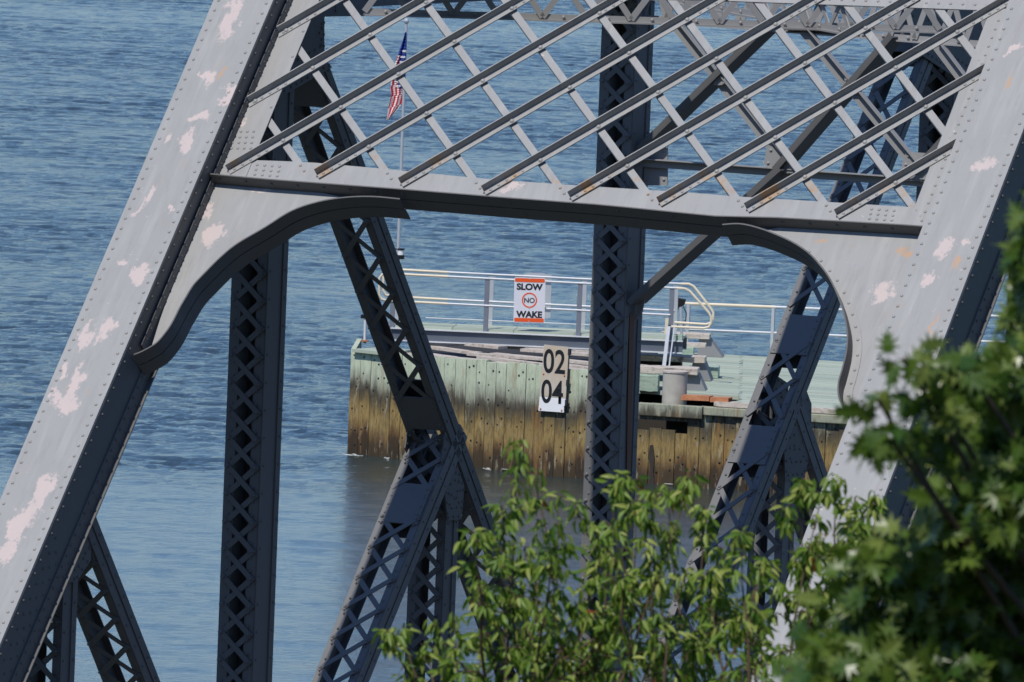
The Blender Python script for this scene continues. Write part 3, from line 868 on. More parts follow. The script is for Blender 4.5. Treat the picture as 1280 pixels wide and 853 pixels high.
# back board behind the hole and body of the pier
m_ = MB()
ed0 = (at(446.5, 423.5, ztl) - PwA); ed0.z = 0; ed0.normalize()
zc = zr - .10
inn = .16
bA = PwA + wn * inn + wd * .12; bB = PwB + (wn + rn).normalized() * inn
bC = PwB + rd * LR + rn * inn
back = at(455, 421.5, ztl)
DEPTH = (at(932, 446, zr + .02) - PwB).dot(rn); print('DEPTH', DEPTH)
cB = PwB + rn * DEPTH; cC = PwB + rd * LR + rn * DEPTH; cB = cB - rd * (DEPTH * (rn.x / rd.x + .1))
cA = at(447, 424, ztl); cA = Vector((cA.x, cA.y, 0)); cA = cA + (bA - cA).normalized() * .1
for loop, zz in (([bA, bB, bB + rn * 1.4, Vector((1.9, 233.4, 0)), Vector((2.9, 237.5, 0)), Vector((-1.9, 238.5, 0)), cA + rd * .7 + wn * 1.2, cA], ztl - .22), ([bB + rn * .45 , bC + rn * .45, cC, cB], zr - .30)):
    m_.prism([Vector((p.x, p.y, -1)) for p in loop], Z * (zz + 1))
m_.build('core', 'dkwood', pier)
# end wall on the left
m_ = MB()
eA = PwA; eB = at(446.5, 423.5, ztl); eB.z = 0
ed = (eB - eA); Le = ed.length; ed.normalize(); en = Vector((-ed.y, ed.x, 0))
a = 0
while a < Le:
    w_ = .25; c0 = eA + ed * a; c1 = eA + ed * min(a + w_ - .01, Le)
    q = wn * .0
    m_.hexa([c0 - Z * .7, c1 - Z * .7, c1 - Z * .7 - en * .09, c0 - Z * .7 - en * .09, c0 + Z * ztl, c1 + Z * ztl, c1 + Z * ztl - en * .09, c0 + Z * ztl - en * .09], random.random())
    a += w_
m_.build('end_wall', 'wall', pier)
# top planks of the left section, bleached and broken, lying along the wall
def lin(x, y, z): return at(x, y, z)
m_ = MB()
zt = ztl
def wtop(a): return ztl + (ztr - ztl) * a / Lw
rows = [(.10, .10, 0, Lw, 0.0), (.5, .22, .9, Lw, .02), (.95, .22, .4, Lw, .0), (1.35, .24, 1.8, Lw, .08), (1.8, .24, .3, Lw, .06), (2.3, .3, 0.3, Lw, .15), (2.9, .3, .3, Lw, .15)]
for off, w_, a0, a1, dz in rows:
    a = a0; a1 = min(a1, 6.4 - .75 * off)
    while a < a1 - .4:
        l_ = random.uniform(1.1, 2.6); e = min(a + l_, a1)
        c0 = PwA + wd * a + wn * (off + random.uniform(-.04, .04)); c1 = PwA + wd * e + wn * (off + random.uniform(-.04, .04))
        z0 = wtop(a) + dz - .09 + random.uniform(-.05, .03); z1 = wtop(e) + dz - .09 + random.uniform(-.05, .03)
        if off < .2: z0 = wtop(a) - .10; z1 = wtop(e) - .10
        m_.hexa([c0 + Z * z0, c1 + Z * z1, c1 + wn * w_ + Z * z1, c0 + wn * w_ + Z * z0, c0 + Z * (z0 + .055), c1 + Z * (z1 + .055), c1 + wn * w_ + Z * (z1 + .055), c0 + wn * w_ + Z * (z0 + .055)], random.random())
        a = e + (random.uniform(.0, .03) if off < .2 else random.uniform(.1, .8))
m_.build('top_planks', 'timber', pier)
m_ = MB()      # green cap planks at the left end of the wall
c = PwA
for k in range(4):
    q = PwA + wd * (.1 + .0 * k) + wn * (.02 + .28 * k); m_.bar(q + Z * (ztl - .02) , q + wd * (1.0 - .12 * k) + Z * (ztl - .03), wn * .12, Z * .03, random.random())
m_.build('cap_planks', 'deck', pier)
# right deck planks
m_ = MB(); a = .32; zd = zr + .02
while a < DEPTH:
    w_ = .28; cut = wr(923, 492)[0] - a * rn.x / rd.x + a * .02
    x00 = 1.0 - a * (rn.x / rd.x + .12)
    if a < 2.6: x00 = wr(893 - a * 2.0, 497)[0]
    for x0, x1 in ((x00, cut), (cut + .012, LR)):
        c0 = PwB + rd * x0 + rn * a; c1 = PwB + rd * x1 + rn * a; zz = zd + random.uniform(-.006, .006)
        m_.hexa([c0 + Z * (zz - .08), c1 + Z * (zz - .08), c1 + rn * (w_ - .014) + Z * (zz - .08), c0 + rn * (w_ - .014) + Z * (zz - .08),
                 c0 + Z * zz, c1 + Z * zz, c1 + rn * (w_ - .014) + Z * zz, c0 + rn * (w_ - .014) + Z * zz], random.random())
    a += w_
m_.build('deck', 'deck', pier)
m_ = MB()      # front edge planks, bare and brownish
for a0, a1 in ((wr(892, 500)[0], wr(962, 500)[0]), (wr(963, 500)[0], wr(1048, 500)[0]), (wr(1049, 500)[0], LR)):
    c0 = PwB + rd * a0 + rn * .02; c1 = PwB + rd * (a1 - .04) + rn * .02
    m_.bar(c0 + rn * .14 + Z * (zr + .055), c1 + rn * .14 + Z * (zr + .055), rn * .13, Z * .045)
m_.build('edge_planks', 'timber', pier)
m_ = MB()
a0, a1 = wr(799, 510)[0], wr(880, 510)[0]
c0 = PwB + rd * a0 - rn * .05; c1 = PwB + rd * a1 - rn * .05
m_.bar(c0 + Z * (zr - .12), c1 + Z * (zr - .12), rn * .07, Z * .12, .3)
c0 = c1 + rd * .02; c1 = PwB + rd * LR - rn * .04
m_.bar(c0 + Z * (zr - .08), c1 + Z * (zr - .08), rn * .05, Z * .08, .7)
m_.build('cap_beam', 'wall_right', pier, bevel=.015)
# foam at the waterline
m_ = MB()
for P0, d_, n_, L_ in ((PwA, wd, wn, Lw), (PwB, rd, rn, LR)):
    for k in range(46):
        a = random.uniform(0, L_); 
        if (math.sin(a * 2.3) + math.sin(a * 5.1 + 1)) < random.uniform(-.6, 1.6): continue
        c = P0 + d_ * a - n_ * abs(random.gauss(.05, .25)); l_ = random.uniform(.02, .12); w_ = random.uniform(.006, .02)
        pts = [c + d_ * (l_ * cos(t_) * random.uniform(.7, 1.1)) + n_ * (w_ * sin(t_) * random.uniform(.7, 1.2)) + Z * .022 for t_ in [i * pi / 4 for i in range(8)]]
        m_.prism([p for p in pts], Z * .006)
tag(m_.build('foam', 'foam'), 'thin white foam along the foot of the pier wall', 'foam', kind='stuff')

# ------------------------------------------------------------------ walkway with railings on the pier
gA, gB = at(532, 427, ztl + .10), at(829, 440.5, ztl + .10)
gd = (gB - gA).normalized(); gd.z = 0; gd.normalize(); gn = Vector((-gd.y, gd.x, 0))
def g(x, y, off=0.0): return hit(gA + gn * off, gn, x, y)
walk = thing('raised_walkway', Vector((gA.x, gA.y, ztl)), 'narrow raised walkway on a dark steel beam above the green pier wall, with pipe railings', 'walkway')
aL, aR = g(488, 425), g(853, 441)
zb = ztl + .10; ztop = g(640, 417).z
print('gangway', zb, ztop, gd)
m_ = MB()
for off in (0.0, 1.15):
    p, q = Vector((aL.x, aL.y, 0)) + gn * off, Vector((aR.x, aR.y, 0)) + gn * off
    m_.bar(p + Z * (zb + ztop) / 2, q + Z * (zb + ztop) / 2, gn * .008, Z * ((ztop - zb) / 2 - .01))
m_.build('beam', 'beamgrey', walk)
m_ = MB()
for off in (0.0, 1.15):
    p, q = Vector((aL.x, aL.y, 0)) + gn * off, Vector((aR.x, aR.y, 0)) + gn * off
    for zz in (zb, ztop): m_.bar(p + Z * zz, q + Z * zz, gn * .07, Z * .011)
m_.build('flange', 'greytop', walk)
m_ = MB(); k = 0; L_ = (aR - aL).length
p = Vector((aL.x, aL.y, 0))
while k < L_ - .1:
    c0 = p + gd * k + gn * .03; c1 = p + gd * (min(k + 1.2, L_) - .012) + gn * .03
    for j in range(4):
        m_.hexa([c0 + gn * (j * .285) + Z * (ztop + .012), c1 + gn * (j * .285) + Z * (ztop + .012), c1 + gn * (j * .285 + .27) + Z * (ztop + .012), c0 + gn * (j * .285 + .27) + Z * (ztop + .012),
                 c0 + gn * (j * .285) + Z * (ztop + .055), c1 + gn * (j * .285) + Z * (ztop + .055), c1 + gn * (j * .285 + .27) + Z * (ztop + .055), c0 + gn * (j * .285 + .27) + Z * (ztop + .055)], random.random())
    k += 1.2
m_.build('walk_planks', 'deck', walk)
for off, dy, sm in ((0.0, 0, 1), (1.15, -5.3, 0)):
    # px height of rails on the front plane
    def rp(x, y): return g(x, y, off)
    yt = lambda x: 344.5 + (x - 532) * .0505 + dy * 1.0
    ym = lambda x: 378.5 + (x - 532) * .0505 + dy * 1.0
    xo = off * 4.5
    path = [rp(560, yt(560)), rp(486 + xo, yt(486) + 0), rp(478 + xo, yt(478) + 1.5), rp(474.5 + xo, yt(474) + 6), rp(474 + xo, ym(474) - 7), rp(477 + xo, ym(477) - 1.5), rp(486 + xo, ym(486)), rp(560, ym(560))]
    m_ = MB(); m_.tube(path, .026, 10); m_.build('rail_end', 'cream', walk)
    m_ = MB(); m_.tube([rp(560, yt(560)), rp(846 + xo, yt(846))], .024, 10); m_.build('top_rail', 'galv', walk)
    m_ = MB(); m_.tube([rp(560, ym(560)), rp(838 + xo, ym(838))], .024, 10); m_.build('mid_rail', 'galv', walk)
    pth = [rp(846 + xo, yt(846)), rp(856 + xo, 361 + dy * 1.1), rp(862 + xo, 364 + dy * 1.1), rp(886 + xo * .5, 391 + dy), rp(889 + xo * .5, 396 + dy), rp(889 + xo * .5, 404 + dy), rp(886 + xo * .5, 409 + dy), rp(880 + xo * .5, 410.5 + dy * .9), rp(838 + xo, 408.5 + dy)]
    m_ = MB(); m_.tube(pth, .026, 10); m_.build('rail_end', 'cream', walk)
    for x in ((491, 608, 724, 839) if sm else (496, 613.5, 729.5, 844)):
        m_ = MB(); tpn = rp(x + 1.2, yt(x)); bt = Vector((tpn.x, tpn.y, ztop - .05))
        m_.bar(bt, tpn, gd * .045, gn * .006); m_.bar(bt + gd * .04 + gn * .03, tpn + gd * .04 + gn * .03, gd * .006, gn * .035)
        m_.build('post', 'galv' if off else 'post_shaded', walk)
    if off:
        m_ = MB(); m_.tube([rp(532, 397.5), rp(846, 411)], .012, 6); m_.build('low_rail', 'galv', walk)
# bracket foot of the last post
m_ = MB(); p0 = g(836, 408, -.12); p1 = g(830, 458, -.35)
m_.bar(p0, p1, gd * .035, gn * .03); m_.bar(p0 + gd * .11, p1 + gd * .1, gd * .012, gn * .03); m_.build('foot_bracket', 'galv', walk)
m_ = MB(); m_.bar(g(834, 398, -.12), g(832.5, 417, -.12), gd * .03, gn * .03); m_.build('bracket_cap', 'cream', walk)

# ------------------------------------------------------------------ signs
def text_mesh(s_, size, th, bold):
    cu = bpy.data.curves.new('txt', 'FONT'); cu.body = s_; cu.size = size; cu.extrude = th; cu.offset = bold
    cu.align_x = 'CENTER'; cu.align_y = 'CENTER'; cu.space_character = 1.0
    ob = bpy.data.objects.new('txt', cu); COL.objects.link(ob)
    dg = bpy.context.evaluated_depsgraph_get(); me = bpy.data.meshes.new_from_object(ob.evaluated_get(dg))
    bpy.data.objects.remove(ob); return me
def flat_frame(c, right, up_):
    r_ = right.normalized(); f_ = r_.cross(up_).normalized(); u2 = f_.cross(r_)
    return r_, u2, f_
def put_text(name, s_, c, right, up_, w_, h_, bold, mat, parent, th=.003):
    me = text_mesh(s_, 1.0, .0, bold)
    co = np.zeros(len(me.vertices) * 3); me.vertices.foreach_get('co', co); co = co.reshape(-1, 3)
    mn, mx = co.min(0), co.max(0); r_, u2, f_ = flat_frame(c, right, up_)
    off = parent_world(parent)
    out = []
    for v in co:
        q = c + r_ * ((v[0] - (mn[0] + mx[0]) / 2) / (mx[0] - mn[0]) * w_) + u2 * ((v[1] - (mn[1] + mx[1]) / 2) / (mx[1] - mn[1]) * h_) + f_ * th - off
        out.extend(q)
    me.vertices.foreach_set('co', out); me.update(); me.name = name
    me.materials.clear(); me.materials.append(M[mat])
    o = bpy.data.objects.new(name, me); COL.objects.link(o); o.parent = parent
    return o
def round_rect(c, r_, u2, w_, h_, rad):
    pts = []
    for sx, sy, a0 in ((1, 1, 0), (-1, 1, 90), (-1, -1, 180), (1, -1, 270)):
        for k in range(5):
            t_ = radians(a0 + k * 22.5); pts.append(c + r_ * (sx * (w_ / 2 - rad) + rad * cos(t_)) + u2 * (sy * (h_ / 2 - rad) + rad * sin(t_)))
    return pts
def s_(x, y): return hit(gA - gn * .07, gn, x, y)
tl, tr, bl, br = s_(643, 346.8), s_(682.3, 347.8), s_(641.8, 403), s_(680.2, 404.3)
c = (tl + tr + bl + br) / 4; right = ((tr + br) - (tl + bl)).normalized(); up_ = ((tl + tr) - (bl + br)).normalized()
r_, u2, f_ = flat_frame(c, right, up_); sw = ((tr - tl).length + (br - bl).length) / 2; shh = ((tl - bl).length + (tr - br).length) / 2
sign = thing('warning_sign', c - u2 * shh / 2, 'white rectangular sign reading SLOW NO WAKE with orange bands, hung on the walkway railing', 'sign')
m_ = MB(); m_.prism(round_rect(c, r_, u2, sw, shh, .03), -f_ * .006); m_.build('panel', 'signwhite', sign)
for k, nm in ((1, 'top'), (-1, 'bottom')):
    m_ = MB(); m_.prism(round_rect(c + u2 * (k * (shh / 2 - .052)) + f_ * .002, r_, u2, sw - .03, .075, .015), f_ * .002); m_.build('colour_band', 'orange', sign)
put_text('lettering', 'SLOW', c + u2 * shh * .295, right, up_, sw * .84, shh * .15, .045, 'letter', sign)
put_text('lettering', 'WAKE', c - u2 * shh * .315, right, up_, sw * .84, shh * .15, .045, 'letter', sign)
put_text('lettering', 'NO', c - u2 * shh * .005, right, up_, sw * .34, shh * .115, .022, 'letter', sign)
m_ = MB(); ro, ri = shh * .170, shh * .140; NN = 40
for k in range(NN):
    t0, t1 = 2 * pi * k / NN, 2 * pi * (k + 1) / NN
    q = lambda r, t_: c + r_ * (r * cos(t_)) + u2 * (r * sin(t_)) + f_ * .002
    m_.prism([q(ri, t0), q(ro, t0), q(ro, t1), q(ri, t1)], f_ * .002)
m_.build('ring', 'orange', sign)
m_ = MB()
for k in (.47, .17, -.17, -.47): m_.rivet(c + u2 * (shh * k) + f_ * .004, f_, .012)
m_.build('screws', 'galv', sign)
# plain sheet seen behind
q = lambda x, y: hit(gA + gn * 1.22, gn, x, y)
m_ = MB(); m_.prism([q(653, 345), q(655, 342.5), q(665, 341), q(680, 341.5), q(682, 343), q(689.5, 343.5), q(688, 397.5), q(652, 396)], gn * .006)
o = m_.build('sign_back', 'galv'); tag(o, 'plain grey back of a sheet metal sign fixed behind the slow no wake sign', 'sign')

# gauge board
qf = lambda x, y: hit(PwA - wn * .09, wn, x, y)
tl, tr, bl, br = qf(680, 431), qf(711, 434), qf(673, 513.5), qf(706, 516)
c = (tl + tr + bl + br) / 4; up_ = ((tl + tr) - (bl + br)).normalized(); right = ((tr + br) - (tl + bl)).normalized()
gz = thing('water_gauge', (bl + br) / 2, 'upright board on the green pier wall with the black numbers 02 and 04', 'gauge board')
r_, u2, f_ = flat_frame(c, right, up_)
t = NT('stained_gauge_board'); cc = t.mix(t.ramp(t.noise(3, 5), [(.35, 0.0), (.7, 1.0)]), (0.55, 0.50, 0.42), (0.52, 0.40, 0.27))
cc = t.mix(t.ramp(t.noise(9, 6, .7), [(.6, 0.0), (.7, .5)]), cc, (0.62, 0.62, 0.6)); t.base(cc); t.rough(.6); M['gauge'] = t.m
lp = lambda fy, fx, o_: (bl + (br - bl) * fx) * (1 - fy) + (tl + (tr - tl) * fx) * fy + f_ * o_
m_ = MB(); m_.prism([lp(.22, 0, 0), lp(.22, 1, 0), lp(.22, 1.0, 0), lp(1, 1, 0), lp(1, 0, 0)], -f_ * .012); m_.build('upper_panel', 'gauge', gz)
m_ = MB(); m_.prism([lp(0, 0, .0), lp(0, .96, .0), lp(.10, .95, .0), lp(.11, 1.0, 0), lp(.215, 1, .0), lp(.215, 0, .0)], -f_ * .012); m_.build('lower_panel', 'white', gz)
W_ = (tr - tl).length; H_ = (tl - bl).length
put_text('number', '02', lp(.76, .47, .0), right, up_, W_ * .88, H_ * .365, .016, 'letter', gz)
put_text('number', '04', lp(.30, .47, .0), right, up_, W_ * .88, H_ * .355, .016, 'letter', gz)
m_ = MB()
for fx, fy in ((.08, .03), (.88, .03), (.08, .56), (.9, .56)): m_.rivet(lp(fy, fx, .001), f_, .022)
m_.build('bolts', 'timber_rust', gz)
m_ = MB()
m_.bar(lp(.97, 1.0, -.03), lp(.12, 1.0, -.03), right * .006, f_ * .01)
for fy in (.97, .5, .2): m_.bar(lp(fy, 1.02, -.02), lp(fy - .09, 1.02, -.02), right * .02, f_ * .03)
m_.build('edge_bracket', 'dark', gz)

# ------------------------------------------------------------------ flagpole, flag, lantern
fo = 1.5
q = lambda x, y: hit(gA + gn * fo, gn, x, y)
base = q(494.5, 408); topp = q(508, 29)
pole = thing('flagpole', base, 'thin grey flagpole with a ball top at the left end of the pier', 'flagpole')
m_ = MB(); m_.tube([base - Z * .25, base.lerp(topp, .5), topp], .036, 10, r1=.026); m_.build('pole', 'galv', pole)
m_ = MB()
for i in range(6):
    a0 = -pi / 2 + pi * i / 6; a1 = a0 + pi / 6
    for k in range(10):
        t0, t1 = 2 * pi * k / 10, 2 * pi * (k + 1) / 10; R_ = .055; cc_ = topp + Z * .04
        S = lambda a, t_: cc_ + Vector((cos(a) * cos(t_), cos(a) * sin(t_), sin(a))) * R_
        m_.face([S(a0, t0), S(a0, t1), S(a1, t1), S(a1, t0)], .5, True)
m_.build('finial', 'galv', pole)
m_ = MB(); m_.bar(base + Z * .02, base + Z * .04, gd * .14, gn * .14); m_.build('base_plate', 'galv', pole)
for nm, c_ in (('flag_red', (0.55, 0.02, 0.04)), ('flag_white', (0.75, 0.73, 0.72)), ('flag_blue', (0.025, 0.055, 0.30))):
    M[nm] = simple(nm, c_, .8, .08)
# limp flag: left and right outlines down the pole side
Lf = [(507.0, 40), (504.0, 50), (500.0, 62), (496.5, 73), (493.5, 82), (491.0, 92), (489.5, 102), (489.0, 110), (490, 118), (488.0, 127), (485.5, 136), (484.5, 144), (483.5, 151)]
Rf = [(508.5, 40), (508.8, 50), (508.5, 62), (508.0, 73), (507.5, 82), (507, 92), (506, 100), (505.0, 108), (504.5, 116), (503.5, 124), (501, 131), (495, 139), (486, 149)]
NR, NC = 36, 13
flag_v = MB(); mi = []; grid = []
def interp(P_, t_):
    f = t_ * (len(P_) - 1); i = min(int(f), len(P_) - 2); r = f - i; return (P_[i][0] * (1 - r) + P_[i + 1][0] * r, P_[i][1] * (1 - r) + P_[i + 1][1] * r)
for i in range(NR + 1):
    t_ = i / NR; l, r = interp(Lf, t_), interp(Rf, t_); row = []
    for j in range(NC + 1):
        f = j / NC; x = l[0] + (r[0] - l[0]) * f; y = l[1] + (r[1] - l[1]) * f
        row.append(q(x, y) - gn * (.02 + .09 * (1 - .5 * t_) * (.5 + .5 * sin(f * 9 + t_ * 3)) + .05 * sin(t_ * 7) * f))
    grid.append(row)
for i in range(NR):
    for j in range(NC):
        flag_v.face([grid[i][j], grid[i + 1][j], grid[i + 1][j + 1], grid[i][j + 1]], .5, True)
        t_ = i / NR
        edge_col = 4 if t_ > .22 else 0
        if t_ < .60 and j >= (edge_col if t_ < .5 else 5 + int((t_ - .5) * 40)): mi.append(2)
        else: mi.append(((j + int(i * .20)) // 2) % 2)
th_ = thing('flag', grid[0][NC], 'American flag hanging limp from the flagpole, red and white stripes below blue with white stars', 'flag')
fo_ = flag_v.build('cloth', None, th_, mats=['flag_red', 'flag_white', 'flag_blue'], midx=mi)
sd_ = fo_.modifiers.new('thick', 'SOLIDIFY'); sd_.thickness = .004
m_ = MB(); f_ = -gn
for i in range(6, 21, 2):
    for j in range(5, 13, 2):
        jj = j + (i // 2) % 2
        if jj > 12: continue
        c_ = (grid[i][jj] + grid[i + 1][jj]) / 2 - gn * .012; pts = []
        for k in range(10):
            a = pi / 2 + k * pi / 5; rr = .026 if k % 2 == 0 else .012; pts.append(c_ + gd * (rr * cos(a)) + Z * (rr * sin(a) * 1.1))
        m_.prism(pts, -gn * .004)
m_.build('stars', 'flag_white', th_)
# lantern on the pole
c_ = q(501, 317); lt = thing('navigation_lantern', c_ - Z * .12, 'small black and white navigation lantern beside the flagpole', 'lantern')
def cyl(m_, c0, c1, r, seg=14, r1=None): m_.tube([c0, c1], r, seg, r1=r1)
m_ = MB(); cyl(m_, c_ - Z * .11, c_ - Z * .03, .075); m_.build('base', 'black', lt)
m_ = MB(); cyl(m_, c_ - Z * .03, c_ + Z * .07, .062); m_.build('lens', 'white', lt)
m_ = MB(); cyl(m_, c_ + Z * .07, c_ + Z * .10, .075); m_.bar(c_ + Z * .08, c_ + Z * .08 - gd * .13, Z * .012, gn * .02); m_.build('cap', 'black', lt)
# small bare post at the pier's left end
pb = at(456, 426, ztl - .0); pt = hit(pb, gn, 456.8, 396)
sp = thing('mooring_post', pb, 'short white post with a black cap at the pier left corner', 'post')
m_ = MB(); m_.tube([pb - Z * .05, pt], .028, 8); m_.build('shaft', 'greytop', sp)
m_ = MB(); m_.bar(pt - gd * .09 + Z * .0, pt + gd * .02, gn * .04, Z * .035); m_.build('cap', 'black', sp)
m_ = MB(); m_.bar(pb - Z * .02, pb + Z * .01, gd * .07, gn * .07); m_.build('foot', 'timber_rust', sp)
# box of fittings near the flagpole foot
pb = q(498, 398); fx = thing('junction_box', pb - Z * .1, 'small grey electrical box behind the walkway rail near the flagpole', 'electrical box')
m_ = MB(); m_.bar(pb - Z * .11, pb + Z * .09, gd * .05, gn * .04); m_.build('box', 'galv', fx, bevel=.008)
m_ = MB(); m_.bar(pb + Z * .10, pb + Z * .125, gd * .065, gn * .05); m_.build('lid', 'white', fx)
m_ = MB(); m_.tube([pb + Z * .1 - gn * .06, pb - gn * .09 + gd * .03, pb - Z * .15 - gn * .05 - gd * .02], .01, 6); m_.build('cable', 'black', fx)

# ------------------------------------------------------------------ far railing on the low deck
rz = zd
bk0 = at(932, 446, zd); bo = (bk0 - PwB).dot(rn) - .12
def rr(x, y): return hit(PwB + rn * bo, rn, x, y)
rail = thing('deck_railing', Vector(rr(967, 440)), 'long pipe railing along the far edge of the green deck', 'railing')
top0, top1 = rr(857, 379.5), rr(970, 384); slope = (top1 - top0) / (top1 - top0).dot(rd)
yA = lambda x: 379.5 + (x - 857) * .0405
m_ = MB(); m_.tube([rr(857, yA(857)), rr(970, yA(970))], .032, 8); m_.build('top_rail', 'cream', rail)
m_ = MB(); m_.tube([rr(970, yA(970)), rr(1400, yA(1400))], .03, 8); m_.build('top_rail', 'galv', rail)
yB = lambda x: 413 + (x - 885) * .0405
m_ = MB(); m_.tube([rr(857, yB(857)), rr(1400, yB(1400))], .026, 8); m_.build('mid_rail', 'galv', rail)
for x in (861, 967, 1075, 1182, 1290):
    p1 = rr(x, yA(x)); m_ = MB(); m_.bar(Vector((p1.x, p1.y, zd - .02)), p1, rd * .03, rn * .03); m_.build('post', 'galv', rail)
    m_ = MB(); m_.bar(Vector((p1.x, p1.y, zd)), Vector((p1.x, p1.y, zd + .02)), rd * .07, rn * .07); m_.build('foot_plate', 'galv', rail)

def wrp0(x, y, off): return (hit(PwB + rn * off, rn, x, y) - PwB).dot(rd)
# ------------------------------------------------------------------ pedestals, timbers, pile at the walkway end
def goff(x, y, z): return (at(x, y, z) - gA).dot(gn)
def pedestal(xl, xr_, ytop, ybot, off, dp, lab, spread=.30):
    off = goff((xl + xr_) / 2, ybot, zd)
    a, c_ = g(xl, ytop, off), g(xr_, ytop, off); zb_ = zd
    p0 = Vector((a.x, a.y, a.z)); L_ = (c_ - a).length; zt_ = (a.z + c_.z) / 2
    T = [p0, p0 + gd * L_, p0 + gd * L_ + gn * dp, p0 + gn * dp]
    T = [Vector((p.x, p.y, zt_)) for p in T]
    Bm = [T[0] - gn * .05 - gd * .03, T[1] - gn * .05 + gd * spread, T[2] + gn * .05 + gd * spread, T[3] + gn * .05 - gd * .03]
    Bm = [Vector((p.x, p.y, zb_)) for p in Bm]
    m_ = MB(); m_.hexa(Bm + T); o = m_.build('concrete_pedestal', 'concrete_dk', bevel=.01)
    tag(o, lab, 'pedestal', 'concrete pedestals under the walkway end'); return T
def timber(name, xl, xr_, yt_, yb_, off, dp, mat, lab, grp=None, rz_=0.0):
    a, c_ = g(xl, yt_, off), g(xr_, yt_ + (xr_ - xl) * .045, off); e = g(xl, yb_, off)
    h_ = a.z - e.z; L_ = (c_ - a).dot(gd)
    d2 = (gd * cos(rz_) + gn * sin(rz_)); n2 = Vector((-d2.y, d2.x, 0))
    c0 = Vector((a.x, a.y, e.z)); m_ = MB()
    NS = 6; V = []
    for i in range(NS + 1):
        q_ = c0 + d2 * (L_ * i / NS); j = lambda: random.uniform(-.008, .008)
        V += [q_ + Z * j(), q_ + n2 * dp + Z * j(), q_ + n2 * dp + Z * (h_ + j()), q_ + Z * (h_ + j()) + n2 * j()]
    F = [(0, 1, 2, 3), tuple(NS * 4 + k for k in (3, 2, 1, 0))]
    for i in range(NS):
        for k in range(4): F.append((i * 4 + k, (i + 1) * 4 + k, (i + 1) * 4 + (k + 1) % 4, i * 4 + (k + 1) % 4))
    m_.solid(V, F); o = m_.build(name, mat, bevel=.008); tag(o, lab, 'timber', grp); return o
pedestal(874, 886, 422, 446, 1.9, .5, 'rearmost concrete pedestal of the three, beside the rear railing')
pedestal(866, 880, 451, 476, .25, .6, 'middle concrete pedestal of the three, right of the walkway beam end', .16)
pedestal(843, 873, 467, 488, -1.05, .5, 'front concrete pedestal of the three, directly behind the round pile', .16)
o1, o2, o3 = goff(880, 446, zd), goff(873, 476, zd), goff(858, 488, zd); print('offs', o1, o2, o3)
GRP = 'timbers stacked at the walkway end'
timber('timber_beam', 826, 887, 415.5, 422, o1 - .12, .45, 'timber', 'highest grey timber, behind the walkway end', GRP)
timber('timber_beam', 853, 882, 429, 434.5, (o1 + o2) / 2, .3, 'timber', 'short grey timber just under the highest one', GRP)
timber('timber_beam', 799, 881, 444, 451, o2 - .12, .6, 'timber', 'long grey timber crossing under the walkway beam end', GRP)
timber('timber_beam', 798, 872, 458.5, 466, o3 - .15, .6, 'timber', 'lowest grey timber, resting on the round pile and front pedestal', GRP)
timber('timber_block', 853, 867, 434.5, 444, (o1 + o2) / 2 - .3, .3, 'timber_green', 'small green block below the short grey timber', GRP)
timber('timber_block', 839, 853, 419, 426, -.02, .3, 'timber_green', 'green block on the right end of the walkway', GRP)
timber('timber_block', 885, 898, 459, 473, goff(890, 473, zd), .45, 'timber_green', 'dark green block standing alone on the deck right of the pedestals', GRP)
timber('timber_block', 799, 823, 469, 489, o3 - .45, .4, 'timber_green', 'mossy green block left of the round concrete pile', GRP)
timber('filler_timber', 798, 851, 451, 459, o2 + .3, .5, 'dkwood', 'dark timber in the gap below the long grey timber', GRP)
# round pile
pb = PwB + rn * .42 + rd * wrp0(838, 503, .18); pb.z = zr - .32
pt_ = hit(Vector((pb.x, pb.y, 0)), gn, 838, 465.5); pt_ = Vector((pb.x, pb.y, pt_.z))
pile = thing('concrete_pile', pb, 'round pale concrete pile at the pier edge under the lowest timber', 'pile')
m_ = MB(); m_.tube([pb, pt_], .235, 28); m_.build('shaft', 'concrete', pile)
m_ = MB(); m_.tube([pt_, pt_ + Z * .03], .25, 28); m_.build('cap', 'timber', pile)
# rusty channels on the pier edge
def wrp(x, y, off): return hit(PwB + rn * off, rn, x, y)
for xl, xr_, yt_, lab in ((854, 889, 494.5, 'longer rusty steel channel on the pier edge right of the round pile'), (890, 913, 497, 'shorter rusty steel channel at the front edge of the green deck')):
    a, c_ = wrp(xl, yt_, .25), wrp(xr_, yt_ + .04 * (xr_ - xl), .25); m_ = MB()
    m_.bar(a - Z * .0, c_ - Z * .0, rn * .13, Z * .012); m_.bar(a - rn * .125 - Z * .045, c_ - rn * .125 - Z * .045, rn * .006, Z * .035); m_.bar(a + rn * .125 - Z * .035, c_ + rn * .125 - Z * .035, rn * .006, Z * .035)
    o = m_.build('rusty_channel', 'timber_rust'); tag(o, lab, 'steel channel', 'rusty channels on the pier edge')
# black lamp with hanging cables by the stair rail
q = lambda x, y: hit(gA + gn * 2.3, gn, x, y)
lb = q(852, 419); lm = thing('floodlight', lb, 'black floodlight on a thin stand with looped cables beside the sloping handrail', 'floodlight')
m_ = MB(); m_.tube([lb, q(851, 384)], .03, 8); m_.build('stand', 'galv', lm)
m_ = MB(); a = [q(846.5, 372.5), q(857.5, 374.5), q(855, 382), q(847, 386)]; m_.prism(a, gn * .12); m_.build('head', 'black', lm, bevel=.01)
m_ = MB(); m_.tube([q(848, 385), q(844, 393), q(845, 402), q(848, 410)], .012, 6); m_.tube([q(854, 383), q(858, 392), q(857, 402), q(853, 410)], .012, 6); m_.build('cable', 'dark', lm)

